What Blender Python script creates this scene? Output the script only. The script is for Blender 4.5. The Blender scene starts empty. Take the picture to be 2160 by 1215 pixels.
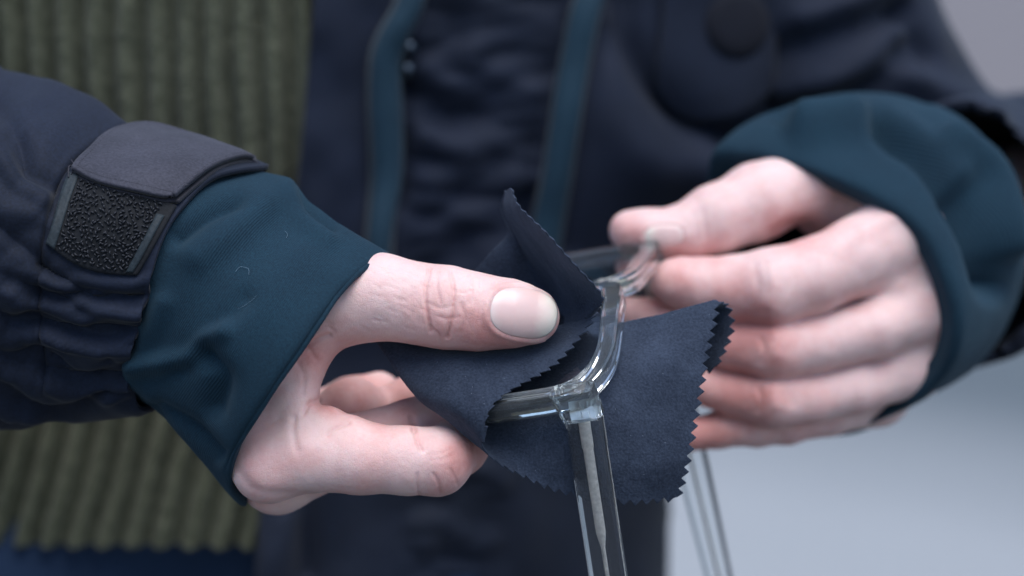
import bpy, bmesh, math, random
import numpy as np
from mathutils import Vector, Matrix
from mathutils.bvhtree import BVHTree
random.seed(7); rng = np.random.default_rng(7)
sc = bpy.context.scene
col = sc.collection
# ------------------------------------------------------------------ camera, world, sun, exposure
D = 680.0                      # mm, camera to the plane d = 0 of the thumb
K = 288.0/2160.0               # mm per photo pixel on that plane
PITCH = math.radians(10)
CAM = Vector((0, -D*math.cos(PITCH)/1000, 1.08 + D*math.sin(PITCH)/1000))
RIGHT = Vector((1, 0, 0)); FWD = Vector((0, math.cos(PITCH), -math.sin(PITCH))); UP = RIGHT.cross(FWD)
cd = bpy.data.cameras.new('camera'); cam = bpy.data.objects.new('camera', cd); col.objects.link(cam)
cam.location = CAM
cam.rotation_euler = (math.radians(90) - PITCH, 0, 0)
cd.sensor_width = 36.0; cd.lens = 36.0*D/288.0
cd.clip_start = 0.05; cd.clip_end = 600
cd.dof.use_dof = True; cd.dof.focus_distance = (D+3)/1000; cd.dof.aperture_fstop = cd.lens/15.0
cd.dof.aperture_blades = 0
sc.camera = cam

SUN_EL, SUN_AZ = 70, 160       # azimuth clockwise from +Y (the way the camera looks)
w = bpy.data.worlds.new('World'); sc.world = w; w.use_nodes = True
nt = w.node_tree; nt.nodes.clear()
sky = nt.nodes.new('ShaderNodeTexSky'); sky.sky_type = 'NISHITA'; sky.sun_disc = False
sky.sun_elevation = math.radians(SUN_EL); sky.sun_rotation = math.radians(SUN_AZ)
sky.air_density = 1.0; sky.dust_density = 1.0; sky.ozone_density = 1.0; sky.altitude = 0
bgn = nt.nodes.new('ShaderNodeBackground'); bgn.inputs['Strength'].default_value = 0.08
wo = nt.nodes.new('ShaderNodeOutputWorld')
nt.links.new(sky.outputs[0], bgn.inputs[0]); nt.links.new(bgn.outputs[0], wo.inputs[0])
sd = bpy.data.lights.new('sun', 'SUN'); sd.energy = 1.35; sd.angle = math.radians(55); sd.color = (1.0, 0.99, 0.98)
sun = bpy.data.objects.new('sun', sd); col.objects.link(sun)
a, e = math.radians(SUN_AZ), math.radians(SUN_EL)
sdir = Vector((math.sin(a)*math.cos(e), math.cos(a)*math.cos(e), math.sin(e)))
sun.rotation_euler = sdir.to_track_quat('Z', 'Y').to_euler(); sun.location = (0, -3, 6)
sc.view_settings.view_transform = 'Standard'; sc.view_settings.look = 'None'
sc.view_settings.gamma = 1.0; sc.view_settings.use_curve_mapping = False
sc.view_settings.exposure = 1.34
sc.render.engine = 'CYCLES'
sc.cycles.use_denoising = True
sc.cycles.max_bounces = 14; sc.cycles.transmission_bounces = 12; sc.cycles.transparent_max_bounces = 12
sc.cycles.diffuse_bounces = 3; sc.cycles.glossy_bounces = 6
sc.cycles.caustics_reflective = False; sc.cycles.caustics_refractive = True; sc.cycles.blur_glossy = 1.0
sc.cycles.sample_clamp_indirect = 6.0

# ------------------------------------------------------------------ coordinates
# stage space in mm: x to the right, y up, d = depth behind the thumb's plane (all along the camera axes)
def px(u, v, d):
    f = (D + d)/D
    return np.array([(u-1080.0)*K*f, (607.5-v)*K*f, d], float)
def pxa(A):
    A = np.asarray(A, float); f = (D + A[..., 2])/D
    return np.stack([(A[..., 0]-1080.0)*K*f, (607.5-A[..., 1])*K*f, A[..., 2]], -1)
def uv_of(V):
    f = (D + V[:, 2])/D
    return np.stack([V[:, 0]/(K*f)+1080.0, 607.5-V[:, 1]/(K*f)], -1)
Rm = np.array([RIGHT, UP, FWD]); Cm = np.array(CAM)
def world(V):
    V = np.asarray(V, float).reshape(-1, 3)
    q = V.copy(); q[:, 2] += D
    return Cm + (q*0.001) @ Rm
def stage(W):
    q = ((np.asarray(W, float).reshape(-1, 3) - Cm) @ Rm.T)*1000
    q[:, 2] -= D
    return q

# ------------------------------------------------------------------ object helpers
def tag(o, label=None, cat=None, kind=None, group=None):
    if label: o['label'] = label
    if cat: o['category'] = cat
    if kind: o['kind'] = kind
    if group: o['group'] = group
    return o
def empty(name, loc):
    o = bpy.data.objects.new(name, None); col.objects.link(o); o.location = loc; o.empty_display_size = 0.05
    return o
def make(name, V, F, mat, parent=None, uvs=None, attrs=None, smooth=True, recalc=True, is_world=False, mats=None, fm=None):
    W = np.asarray(V, float) if is_world else world(V)
    org = W.mean(0) if parent is None else np.zeros(3)
    me = bpy.data.meshes.new(name)
    if isinstance(F, np.ndarray):
        n, k = F.shape
        me.vertices.add(len(W)); me.vertices.foreach_set('co', (W-org).astype(np.float32).ravel())
        me.loops.add(n*k); me.loops.foreach_set('vertex_index', F.astype(np.int32).ravel())
        me.polygons.add(n); me.polygons.foreach_set('loop_start', np.arange(0, n*k, k, dtype=np.int32))
        me.update(calc_edges=True); me.validate()
    else:
        me.from_pydata([tuple(p) for p in W-org], [], F); me.update()
    if uvs is not None:
        lay = me.uv_layers.new(name='uv')
        li = np.zeros(len(me.loops), np.int32); me.loops.foreach_get('vertex_index', li)
        lay.data.foreach_set('uv', np.asarray(uvs, np.float32)[li].ravel())
    if attrs:
        for k_, a_ in attrs.items():
            at = me.attributes.new(k_, 'FLOAT', 'POINT'); at.data.foreach_set('value', np.asarray(a_, np.float32))
    if recalc:
        bm = bmesh.new(); bm.from_mesh(me); bmesh.ops.recalc_face_normals(bm, faces=bm.faces); bm.to_mesh(me); bm.free()
    if smooth: me.polygons.foreach_set('use_smooth', np.ones(len(me.polygons), bool))
    for m_ in (mats or [mat]): me.materials.append(m_)
    if fm is not None: me.polygons.foreach_set('material_index', np.asarray(fm, np.int32))
    o = bpy.data.objects.new(name, me); col.objects.link(o)
    if parent is not None:
        o.parent = parent
        o.matrix_parent_inverse = parent_world(parent).inverted()
    else:
        o.location = org
    return o
def parent_world(p):
    m = Matrix.Translation(p.location) @ p.rotation_euler.to_matrix().to_4x4()
    if p.parent is not None:
        m = parent_world(p.parent) @ p.matrix_parent_inverse @ m
    return m
def solidify(o, t_mm, off=0.0):
    m = o.modifiers.new('solid', 'SOLIDIFY'); m.thickness = t_mm/1000; m.offset = off
    return o
def subsurf(o, n=1):
    m = o.modifiers.new('sub', 'SUBSURF'); m.levels = n; m.render_levels = n
    return o

# ------------------------------------------------------------------ numpy helpers
def _h(i, j, k):
    n = (i*374761393 + j*668265263 + k*1274126177) & 0xffffffff
    n = ((n ^ (n >> 13))*1274126177) & 0xffffffff
    return ((n ^ (n >> 16)) & 0xffff)/65535.0*2-1
def noise3(P):
    P = np.asarray(P, float); I = np.floor(P).astype(np.int64); f = P-I; f = f*f*(3-2*f)
    r = 0
    for a_ in (0, 1):
        for b_ in (0, 1):
            for c_ in (0, 1):
                wt = (f[:, 0] if a_ else 1-f[:, 0])*(f[:, 1] if b_ else 1-f[:, 1])*(f[:, 2] if c_ else 1-f[:, 2])
                r = r + wt*_h(I[:, 0]+a_, I[:, 1]+b_, I[:, 2]+c_)
    return r
def fbm(P, oct=3):
    r = 0; s = 1.0; P = np.asarray(P, float).copy()
    for _ in range(oct):
        r = r + s*noise3(P); P = P*2.03+11.7; s *= 0.5
    return r
def catmull(Pts, n, closed=False):
    P = np.asarray(Pts, float); m = len(P)
    if m == 2:
        t = np.linspace(0, 1, n)[:, None]; return P[0]*(1-t)+P[1]*t
    t = np.linspace(0, m if closed else m-1, n, endpoint=not closed)
    return cat_at(P, t, closed)
def cat_at(P, t, closed=False):
    m = len(P)
    if closed:
        i = np.floor(t).astype(int); f = t-i; g = lambda k_: P[(i+k_) % m]
        p0, p1, p2, p3 = g(-1), g(0), g(1), g(2)
    else:
        i = np.clip(np.floor(t).astype(int), 0, m-2); f = t-i
        Q = np.concatenate([[2*P[0]-P[1]], P, [2*P[-1]-P[-2]]]); g = lambda k_: Q[i+1+k_]
        p0, p1, p2, p3 = g(-1), g(0), g(1), g(2)
    f = f.reshape((-1,)+(1,)*(P.ndim-1))
    return 0.5*((2*p1)+(-p0+p2)*f+(2*p0-5*p1+4*p2-p3)*f*f+(-p0+3*p1-3*p2+p3)*f**3)
def poly_dist(U, line):
    L = np.asarray(line, float); best = np.full(len(U), 1e9)
    for a_, b_ in zip(L[:-1], L[1:]):
        ab = b_-a_; t = np.clip(((U-a_) @ ab)/(ab @ ab), 0, 1)
        best = np.minimum(best, np.hypot(*(U-(a_+t[:, None]*ab)).T))
    return best
def smooth_line(l, n=24): return catmull(np.array(l, float), n)
def grid_faces(ns, nt_, cs=False, ct=False):
    a_ = np.arange(ns if cs else ns-1); b_ = np.arange(nt_ if ct else nt_-1)
    A, B = np.meshgrid(a_, b_, indexing='ij'); A = A.ravel(); B = B.ravel()
    A1 = (A+1) % ns; B1 = (B+1) % nt_
    return np.stack([A*nt_+B, A*nt_+B1, A1*nt_+B1, A1*nt_+B], 1)
def grid_normals(G, ct=False):
    ds = np.gradient(G, axis=0)
    if ct: dt = (np.roll(G, -1, 1)-np.roll(G, 1, 1))/2
    else: dt = np.gradient(G, axis=1)
    n = np.cross(ds, dt); return n/(np.linalg.norm(n, axis=-1, keepdims=True)+1e-9)
def mesh_normals(V, F):
    n = np.zeros_like(V)
    fn = np.cross(V[F[:, 2]]-V[F[:, 0]], V[F[:, 3 if F.shape[1] > 3 else 1]]-V[F[:, 1 if F.shape[1] > 3 else 0]])
    for k_ in range(F.shape[1]): np.add.at(n, F[:, k_], fn)
    return n/(np.linalg.norm(n, axis=1, keepdims=True)+1e-12)

# ------------------------------------------------------------------ signed distance modelling
def smin(a_, b_, k):
    if k <= 0: return np.minimum(a_, b_)
    h = np.maximum(k-np.abs(a_-b_), 0)/k
    return np.minimum(a_, b_)-h*h*k*0.25
def seg(P, a_, b_, ra, rb):
    ab = b_-a_; t = np.clip(((P-a_) @ ab)/max(ab @ ab, 1e-9), 0, 1)
    t = t.astype(P.dtype)
    return np.sqrt((((P-a_)-t[:, None]*ab)**2).sum(1))-(ra+(rb-ra)*t)
def tri(P, a_, b_, c_, r):
    # rounded triangle
    ba, cb, ac = b_-a_, c_-b_, a_-c_; pa, pb, pc = P-a_, P-b_, P-c_
    n = np.cross(ba, ac)
    s = (np.sign(pa @ np.cross(ba, n))+np.sign(pb @ np.cross(cb, n))+np.sign(pc @ np.cross(ac, n))) < 2
    def e_(v_, q): t = np.clip((q @ v_)/(v_ @ v_), 0, 1); return ((t[:, None]*v_-q)**2).sum(1)
    d1 = np.minimum(np.minimum(e_(ba, pa), e_(cb, pb)), e_(ac, pc)); d2 = (pa @ n)**2/(n @ n)
    return np.sqrt(np.where(s, d1, d2))-r
def chain(pts):
    """[(u,v,d,r_px)] -> list of (point, radius in mm)"""
    return [(px(u, v, d), r*K*(D+d)/D) for u, v, d, r in pts]
def chain_sdf(P, ch, k=2.5):
    f = None
    for (a_, ra), (b_, rb) in zip(ch[:-1], ch[1:]):
        g = seg(P, a_, b_, ra, rb); f = g if f is None else smin(f, g, k)
    return f
def surface_nets(F, org, h):
    S = F < 0
    nx, ny, nz = F.shape
    c = [(i, j, k) for i in (0, 1) for j in (0, 1) for k in (0, 1)]
    cnt = np.zeros((nx-1, ny-1, nz-1), np.int8)
    for i, j, k in c: cnt += S[i:nx-1+i, j:ny-1+j, k:nz-1+k]
    mix = (cnt > 0) & (cnt < 8)
    idx = np.argwhere(mix); N = len(idx)
    ids = np.full(mix.shape, -1, np.int32); ids[tuple(idx.T)] = np.arange(N)
    acc = np.zeros((N, 3)); num = np.zeros(N)
    vals = {q: F[idx[:, 0]+q[0], idx[:, 1]+q[1], idx[:, 2]+q[2]].astype(float) for q in c}
    for q in c:
        for ax in range(3):
            if q[ax]: continue
            q2 = list(q); q2[ax] = 1; q2 = tuple(q2)
            a_, b_ = vals[q], vals[q2]; m = (a_ < 0) != (b_ < 0)
            t = np.where(m, a_/np.where(m, a_-b_, 1), 0)
            p = np.array(q, float)[None].repeat(N, 0); p[:, ax] = t
            acc += np.where(m[:, None], p, 0); num += m
    V = (idx+acc/num[:, None])*h+org
    quads = []
    for ax in range(3):
        b_, c_ = [(1, 2), (2, 0), (0, 1)][ax]
        sl0 = [slice(None)]*3; sl1 = [slice(None)]*3
        sl0[ax] = slice(0, -1); sl1[ax] = slice(1, None)
        ch = S[tuple(sl0)] != S[tuple(sl1)]
        e_ = np.argwhere(ch)
        e_ = e_[(e_[:, b_] > 0) & (e_[:, c_] > 0) & (e_[:, b_] < F.shape[b_]-1) & (e_[:, c_] < F.shape[c_]-1)]
        flip = S[tuple(e_.T)]
        def at(db, dc):
            t = e_.copy(); t[:, b_] += db; t[:, c_] += dc; return ids[tuple(t.T)]
        q = np.stack([at(-1, -1), at(0, -1), at(0, 0), at(-1, 0)], 1)
        q[~flip] = q[~flip][:, ::-1]
        quads.append(q)
    Q = np.concatenate(quads); Q = Q[(Q >= 0).all(1)]
    return V, Q
def sdf_mesh(fn, lo, hi, h, newton=2):
    lo = np.asarray(lo, float); hi = np.asarray(hi, float); n = np.ceil((hi-lo)/h).astype(int)+1
    # coarse pass first, fine evaluation only near the surface
    cs = 6
    ax = [lo[i]+np.arange(n[i])*h for i in range(3)]
    F = np.full(tuple(n), 1e3, np.float32)
    blocks = [range(0, n[i], cs) for i in range(3)]
    cen = np.array([[min(b, n[i]-1) for b in blocks[i]] for i in range(3)], dtype=object)
    bx, by, bz = np.meshgrid(*[np.arange(len(blocks[i])) for i in range(3)], indexing='ij')
    B = np.stack([bx.ravel(), by.ravel(), bz.ravel()], 1)
    ctr = lo+(B*cs+(cs-1)/2)*h
    dv = fn(ctr)
    rad = h*cs*0.5*1.7321+h*2.5
    F_far = np.where(dv < 0, -1e3, 1e3)
    near = np.abs(dv) < rad*1.35
    for b_, v_ in zip(B[~near], F_far[~near]):
        if v_ < 0:
            s = b_*cs; F[s[0]:s[0]+cs, s[1]:s[1]+cs, s[2]:s[2]+cs] = -1e3
    Bn = B[near]
    off = np.stack(np.meshgrid(*[np.arange(cs)]*3, indexing='ij'), -1).reshape(-1, 3)
    for ch in np.array_split(Bn, max(1, len(Bn)//4000)):
        I = (ch[:, None, :]*cs+off[None]).reshape(-1, 3)
        I = I[(I < n).all(1)]
        F[tuple(I.T)] = fn(lo+I*h)
    V, Q = surface_nets(F, lo, h)
    for _ in range(newton):
        f = fn(V); g = np.stack([fn(V+np.eye(3)[i]*0.05)-f for i in range(3)], 1)/0.05
        V = V-np.clip(f, -h, h)[:, None]*g/np.maximum((g*g).sum(1, keepdims=True), 0.2)
    f = fn(V); N = np.stack([fn(V+np.eye(3)[i]*0.1)-f for i in range(3)], 1)
    N /= np.linalg.norm(N, axis=1, keepdims=True)+1e-9
    return V, Q, N
def trace(fn, u, v, d0=-80, d1=260):
    """depth d where the pixel ray meets the field"""
    U = np.atleast_1d(np.asarray(u, float)); Vv = np.atleast_1d(np.asarray(v, float)); d = np.full(len(U), float(d0))
    for _ in range(90):
        p = pxa(np.stack([U, Vv, d], 1)); s = fn(p); d = d+np.where(s > 0.01, s*0.7, 0)
        d = np.minimum(d, d1)
    return d

# ------------------------------------------------------------------ materials
def mat(name):
    m = bpy.data.materials.new(name); m.use_nodes = True
    return m, m.node_tree, m.node_tree.nodes['Principled BSDF']
def N_(t, typ, **kw):
    n = t.nodes.new(typ)
    for k_, v_ in kw.items():
        if k_ in n.inputs: n.inputs[k_].default_value = v_
        else: setattr(n, k_, v_)
    return n
def ramp(t, fac, stops):
    r = t.nodes.new('ShaderNodeValToRGB'); t.links.new(fac, r.inputs[0])
    el = r.color_ramp.elements
    while len(el) < len(stops): el.new(0.5)
    for e_, (p, c) in zip(el, stops): e_.position = p; e_.color = (*c, 1)
    return r.outputs[0]
def coords(t, kind='Object'):
    return t.nodes.new('ShaderNodeTexCoord').outputs[kind]
def bump(t, b, h, strength, dist, prev=None):
    n = t.nodes.new('ShaderNodeBump'); n.inputs['Strength'].default_value = strength; n.inputs['Distance'].default_value = dist
    t.links.new(h, n.inputs['Height'])
    if prev is not None: t.links.new(prev, n.inputs['Normal'])
    t.links.new(n.outputs[0], b.inputs['Normal']); return n.outputs[0]
def fabric(name, c1, c2, rough=0.85, sheen=0.25, scale=900, bs=0.35, bd=0.0004, mott=35, specks=None, twill=None, sheen_tint=(1, 1, 1), coarse=None):
    m, t, b = mat(name)
    co = coords(t)
    n1 = N_(t, 'ShaderNodeTexNoise', Scale=mott, Detail=4.0); t.links.new(co, n1.inputs['Vector'])
    n2 = N_(t, 'ShaderNodeTexNoise', Scale=scale, Detail=2.0); t.links.new(co, n2.inputs['Vector'])
    mx = N_(t, 'ShaderNodeMath', operation='MULTIPLY_ADD'); t.links.new(n2.outputs[0], mx.inputs[0]); mx.inputs[1].default_value = 0.55
    sc2 = N_(t, 'ShaderNodeMath', operation='MULTIPLY'); t.links.new(n1.outputs[0], sc2.inputs[0]); sc2.inputs[1].default_value = 0.45
    t.links.new(sc2.outputs[0], mx.inputs[2])
    c = ramp(t, mx.outputs[0], [(0.33, c1), (0.67, c2)])
    if specks:
        vs = N_(t, 'ShaderNodeTexVoronoi', Scale=specks[0]); t.links.new(co, vs.inputs['Vector'])
        lt = N_(t, 'ShaderNodeMath', operation='LESS_THAN'); t.links.new(vs.outputs['Distance'], lt.inputs[0]); lt.inputs[1].default_value = specks[1]
        mixc = N_(t, 'ShaderNodeMix', data_type='RGBA'); t.links.new(lt.outputs[0], mixc.inputs[0])
        t.links.new(c, mixc.inputs[6]); mixc.inputs[7].default_value = (*specks[2], 1); c = mixc.outputs[2]
    t.links.new(c, b.inputs['Base Color'])
    b.inputs['Roughness'].default_value = rough; b.inputs['Specular IOR Level'].default_value = 0.25
    b.inputs['Sheen Weight'].default_value = sheen; b.inputs['Sheen Roughness'].default_value = 0.5
    b.inputs['Sheen Tint'].default_value = (*sheen_tint, 1)
    pv = bump(t, b, n2.outputs[0], bs, bd)
    if twill:
        uvc = coords(t, 'UV'); mp = N_(t, 'ShaderNodeMapping'); t.links.new(uvc, mp.inputs[0])
        mp.inputs['Rotation'].default_value = (0, 0, twill[1])
        wv = N_(t, 'ShaderNodeTexWave', Scale=twill[0], Distortion=0.6); wv.inputs['Detail'].default_value = 1.0
        t.links.new(mp.outputs[0], wv.inputs['Vector'])
        pv = bump(t, b, wv.outputs['Fac'], twill[2], 0.0004, pv)
    if coarse:
        n3 = N_(t, 'ShaderNodeTexNoise', Scale=coarse[0], Detail=3.0); t.links.new(co, n3.inputs['Vector'])
        pv = bump(t, b, n3.outputs[0], coarse[1], coarse[2], pv)
    return m

def skin_material():
    m, t, b = mat('skin')
    co = coords(t)
    at = N_(t, 'ShaderNodeAttribute', attribute_name='flush')
    n1 = N_(t, 'ShaderNodeTexNoise', Scale=105.0, Detail=5.0); t.links.new(co, n1.inputs['Vector'])
    n0 = N_(t, 'ShaderNodeTexNoise', Scale=900.0, Detail=2.0); t.links.new(co, n0.inputs['Vector'])
    ad = N_(t, 'ShaderNodeMath', operation='MULTIPLY_ADD'); t.links.new(n1.outputs[0], ad.inputs[0]); ad.inputs[1].default_value = 0.80; t.links.new(at.outputs['Fac'], ad.inputs[2])
    ad2 = N_(t, 'ShaderNodeMath', operation='MULTIPLY_ADD'); t.links.new(n0.outputs[0], ad2.inputs[0]); ad2.inputs[1].default_value = 0.16; t.links.new(ad.outputs[0], ad2.inputs[2])
    c = ramp(t, ad2.outputs[0], [(0.12, (0.78, 0.585, 0.56)), (0.50, (0.75, 0.52, 0.495)), (0.80, (0.67, 0.375, 0.35)), (1.0, (0.57, 0.26, 0.235))])
    t.links.new(c, b.inputs['Base Color'])
    b.inputs['Roughness'].default_value = 0.52; b.inputs['Specular IOR Level'].default_value = 0.38
    b.inputs['Subsurface Weight'].default_value = 0.35; b.inputs['Subsurface Radius'].default_value = (1.0, 0.32, 0.18)
    b.inputs['Subsurface Scale'].default_value = 0.0028
    v1 = N_(t, 'ShaderNodeTexVoronoi', Scale=1150.0); v1.feature = 'DISTANCE_TO_EDGE'
    wp = N_(t, 'ShaderNodeMix', data_type='RGBA'); wp.inputs[0].default_value = 0.0012
    t.links.new(co, wp.inputs[6]); t.links.new(n0.outputs[1], wp.inputs[7])
    t.links.new(wp.outputs[2], v1.inputs['Vector'])
    mn = N_(t, 'ShaderNodeMath', operation='MINIMUM'); t.links.new(v1.outputs[0], mn.inputs[0]); mn.inputs[1].default_value = 0.12
    pv = bump(t, b, mn.outputs[0], 0.45, 0.0010)
    bump(t, b, n1.outputs[0], 0.25, 0.0012, pv)
    return m
SKIN = skin_material()
def nail_material():
    m, t, b = mat('nail')
    at = N_(t, 'ShaderNodeAttribute', attribute_name='tip')
    co = coords(t); n1 = N_(t, 'ShaderNodeTexNoise', Scale=220.0, Detail=3.0); t.links.new(co, n1.inputs['Vector'])
    ad = N_(t, 'ShaderNodeMath', operation='MULTIPLY_ADD'); t.links.new(n1.outputs[0], ad.inputs[0]); ad.inputs[1].default_value = 0.12; t.links.new(at.outputs['Fac'], ad.inputs[2])
    c = ramp(t, ad.outputs[0], [(0.06, (0.76, 0.60, 0.56)), (0.2, (0.73, 0.505, 0.475)), (0.72, (0.735, 0.515, 0.48)), (0.9, (0.77, 0.63, 0.56)), (1.0, (0.79, 0.70, 0.61))])
    t.links.new(c, b.inputs['Base Color'])
    b.inputs['Roughness'].default_value = 0.3; b.inputs['Specular IOR Level'].default_value = 0.5
    b.inputs['Subsurface Weight'].default_value = 0.2; b.inputs['Subsurface Radius'].default_value = (1, .5, .4); b.inputs['Subsurface Scale'].default_value = 0.002
    bump(t, b, n1.outputs[0], 0.12, 0.0008)
    return m
NAIL = nail_material()
def plain(name, c, rough=0.5, metal=0.0, bumpv=None, spec=0.5):
    m, t, b = mat(name)
    b.inputs['Roughness'].default_value = rough; b.inputs['Metallic'].default_value = metal; b.inputs['Specular IOR Level'].default_value = spec
    co = coords(t); n = N_(t, 'ShaderNodeTexNoise', Scale=(bumpv or (300, 0, 0))[0], Detail=3.0); t.links.new(co, n.inputs['Vector'])
    t.links.new(ramp(t, n.outputs[0], [(0.3, tuple(x*0.82 for x in c)), (0.7, tuple(min(1, x*1.12) for x in c))]), b.inputs['Base Color'])
    if bumpv: bump(t, b, n.outputs[0], bumpv[1], bumpv[2])
    return m
def clear(name, c, rough, ior=1.49, tr=1.0):
    m, t, b = mat(name)
    b.inputs['Base Color'].default_value = (*c, 1); b.inputs['Transmission Weight'].default_value = tr
    b.inputs['Roughness'].default_value = rough; b.inputs['IOR'].default_value = ior
    co = coords(t); n = N_(t, 'ShaderNodeTexNoise', Scale=160.0, Detail=2.0); t.links.new(co, n.inputs['Vector'])
    bump(t, b, n.outputs[0], 0.015, 0.001)
    return m
ACRYL = clear('clear_plastic', (0.93, 0.985, 1.0), 0.015, 1.56, 0.965)
TEMPLE = clear('temple_plastic', (0.96, 0.985, 0.99), 0.01, 1.40, 0.99)
LENS = clear('lens_plastic', (0.985, 0.99, 0.99), 0.0, 1.5)
METAL = plain('core_metal', (0.66, 0.63, 0.60), 0.42, 0.7, (900, 0.25, 0.0004))
HINGE = plain('hinge_metal', (0.86, 0.88, 0.9), 0.32, 0.9)
JACKET = fabric('jacket_fabric', (0.0030, 0.0060, 0.0145), (0.0085, 0.0145, 0.0335), 0.78, 0.06, 1100, 0.3, 0.0003, 25)
JDARK = fabric('jacket_lining', (0.004, 0.005, 0.010), (0.009, 0.011, 0.02), 0.9, 0.03)
STRAP = fabric('strap_fabric', (0.020, 0.021, 0.032), (0.048, 0.049, 0.070), 0.7, 0.10, 1300, 0.5, 0.0003, 60)
CUFF = fabric('cuff_knit', (0.003, 0.016, 0.030), (0.007, 0.032, 0.054), 0.88, 0.06, 1500, 0.35, 0.0003, 30, twill=(25.0, 0.0, 0.35), sheen_tint=(0.5, 0.8, 1.0))
TEAL = fabric('teal_tape', (0.005, 0.023, 0.040), (0.012, 0.040, 0.066), 0.7, 0.08)
CLOTH = fabric('microfibre', (0.012, 0.018, 0.033), (0.036, 0.049, 0.078), 0.95, 0.12, 1500, 0.6, 0.0004, 90, specks=(420, 0.042, (0.16, 0.18, 0.22)), sheen_tint=(0.7, 0.8, 1.0))
KNIT = fabric('sweater_knit', (0.045, 0.050, 0.030), (0.120, 0.126, 0.086), 0.95, 0.08, 420, 0.8, 0.0012, 230)
DENIM = fabric('trousers_fabric', (0.008, 0.02, 0.05), (0.015, 0.033, 0.075), 0.9, 0.03)
PEDGE = fabric('edging_tape', (0.008, 0.014, 0.019), (0.022, 0.033, 0.042), 0.6, 0.05)
HOOK = plain('hook_nylon', (0.014, 0.016, 0.022), 0.55, 0.0, None, 0.35)
EDGE = fabric('binding', (0.010, 0.010, 0.016), (0.022, 0.022, 0.032), 0.75, 0.15)
SNAP = plain('snap_metal', (0.10, 0.13, 0.17), 0.28, 0.9)
THREAD = plain('thread', (0.022, 0.022, 0.035), 0.7)

# ------------------------------------------------------------------ setting
def sheet(name, pts, z, m, kind='structure'):
    o = make(name, [(x, y, z) for x, y in pts], [tuple(range(len(pts)))], m, None, is_world=True, smooth=False, recalc=False)
    return tag(o, kind=kind)
def ground_mat(name, c1, c2, sc_):
    m, t, b = mat(name); co = coords(t)
    n = N_(t, 'ShaderNodeTexNoise', Scale=sc_, Detail=8.0); t.links.new(co, n.inputs['Vector'])
    t.links.new(ramp(t, n.outputs[0], [(0.3, c1), (0.7, c2)]), b.inputs['Base Color']); b.inputs['Roughness'].default_value = 0.9
    bump(t, b, n.outputs[0], 0.3, 0.01); return m
PAVE = ground_mat('paving', (0.23, 0.26, 0.285), (0.285, 0.315, 0.34), 3.0)
ROADM = ground_mat('asphalt', (0.06, 0.08, 0.092), (0.09, 0.112, 0.125), 6.0)
FARM = ground_mat('far_paving', (0.12, 0.115, 0.125), (0.155, 0.145, 0.155), 1.0)
KERB = ground_mat('kerb_stone', (0.15, 0.165, 0.18), (0.2, 0.215, 0.23), 20.0)
def strip(t0, t1, off=0.0):
    # ground strips cross the view obliquely; t = distance along the strip normal
    ang = math.radians(38); n = Vector((math.sin(ang), math.cos(ang))); s = Vector((n.y, -n.x))
    return [tuple(n*t0+s*-60), tuple(n*t0+s*60), tuple(n*t1+s*60), tuple(n*t1+s*-60)]
def ground_material():
    m, t, b = mat('ground')
    co = coords(t); ang = math.radians(38)
    dot = N_(t, 'ShaderNodeVectorMath', operation='DOT_PRODUCT'); t.links.new(co, dot.inputs[0]); dot.inputs[1].default_value = (math.sin(ang)*0.1, math.cos(ang)*0.1, 0)
    nz = N_(t, 'ShaderNodeTexNoise', Scale=0.9, Detail=6.0); t.links.new(co, nz.inputs['Vector'])
    ad = N_(t, 'ShaderNodeMath', operation='MULTIPLY_ADD'); t.links.new(nz.outputs[0], ad.inputs[0]); ad.inputs[1].default_value = 0.05; t.links.new(dot.outputs['Value'], ad.inputs[2])
    # unseen asphalt added to cut bounce light, pale concrete apron, darker tarmac, reddish setts
    c = ramp(t, ad.outputs[0], [(0.17, (0.075, 0.08, 0.085)), (0.21, (0.29, 0.305, 0.315)), (0.35, (0.27, 0.285, 0.30)), (0.47, (0.085, 0.105, 0.12)), (0.66, (0.075, 0.095, 0.108)), (0.85, (0.13, 0.12, 0.128)), (1.0, (0.145, 0.132, 0.138))])
    n2 = N_(t, 'ShaderNodeTexNoise', Scale=60.0, Detail=6.0); t.links.new(co, n2.inputs['Vector'])
    mx = N_(t, 'ShaderNodeMix', data_type='RGBA', blend_type='MULTIPLY'); mx.inputs[0].default_value = 0.6
    t.links.new(c, mx.inputs[6]); t.links.new(ramp(t, n2.outputs[0], [(0.3, (0.7, 0.7, 0.7)), (0.7, (1.2, 1.2, 1.2))]), mx.inputs[7])
    t.links.new(mx.outputs[2], b.inputs['Base Color']); b.inputs['Roughness'].default_value = 0.9
    bump(t, b, n2.outputs[0], 0.4, 0.006)
    return m
sheet('ground', [(-250, -250), (250, -250), (250, 250), (-250, 250)], 0.0, ground_material())

# ------------------------------------------------------------------ person
person = tag(empty('person', (-0.13, 0.33, 0.0)), 'person in a dark jacket over a green ribbed sweater wiping glasses with a cloth', 'person')
C = chain
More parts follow.
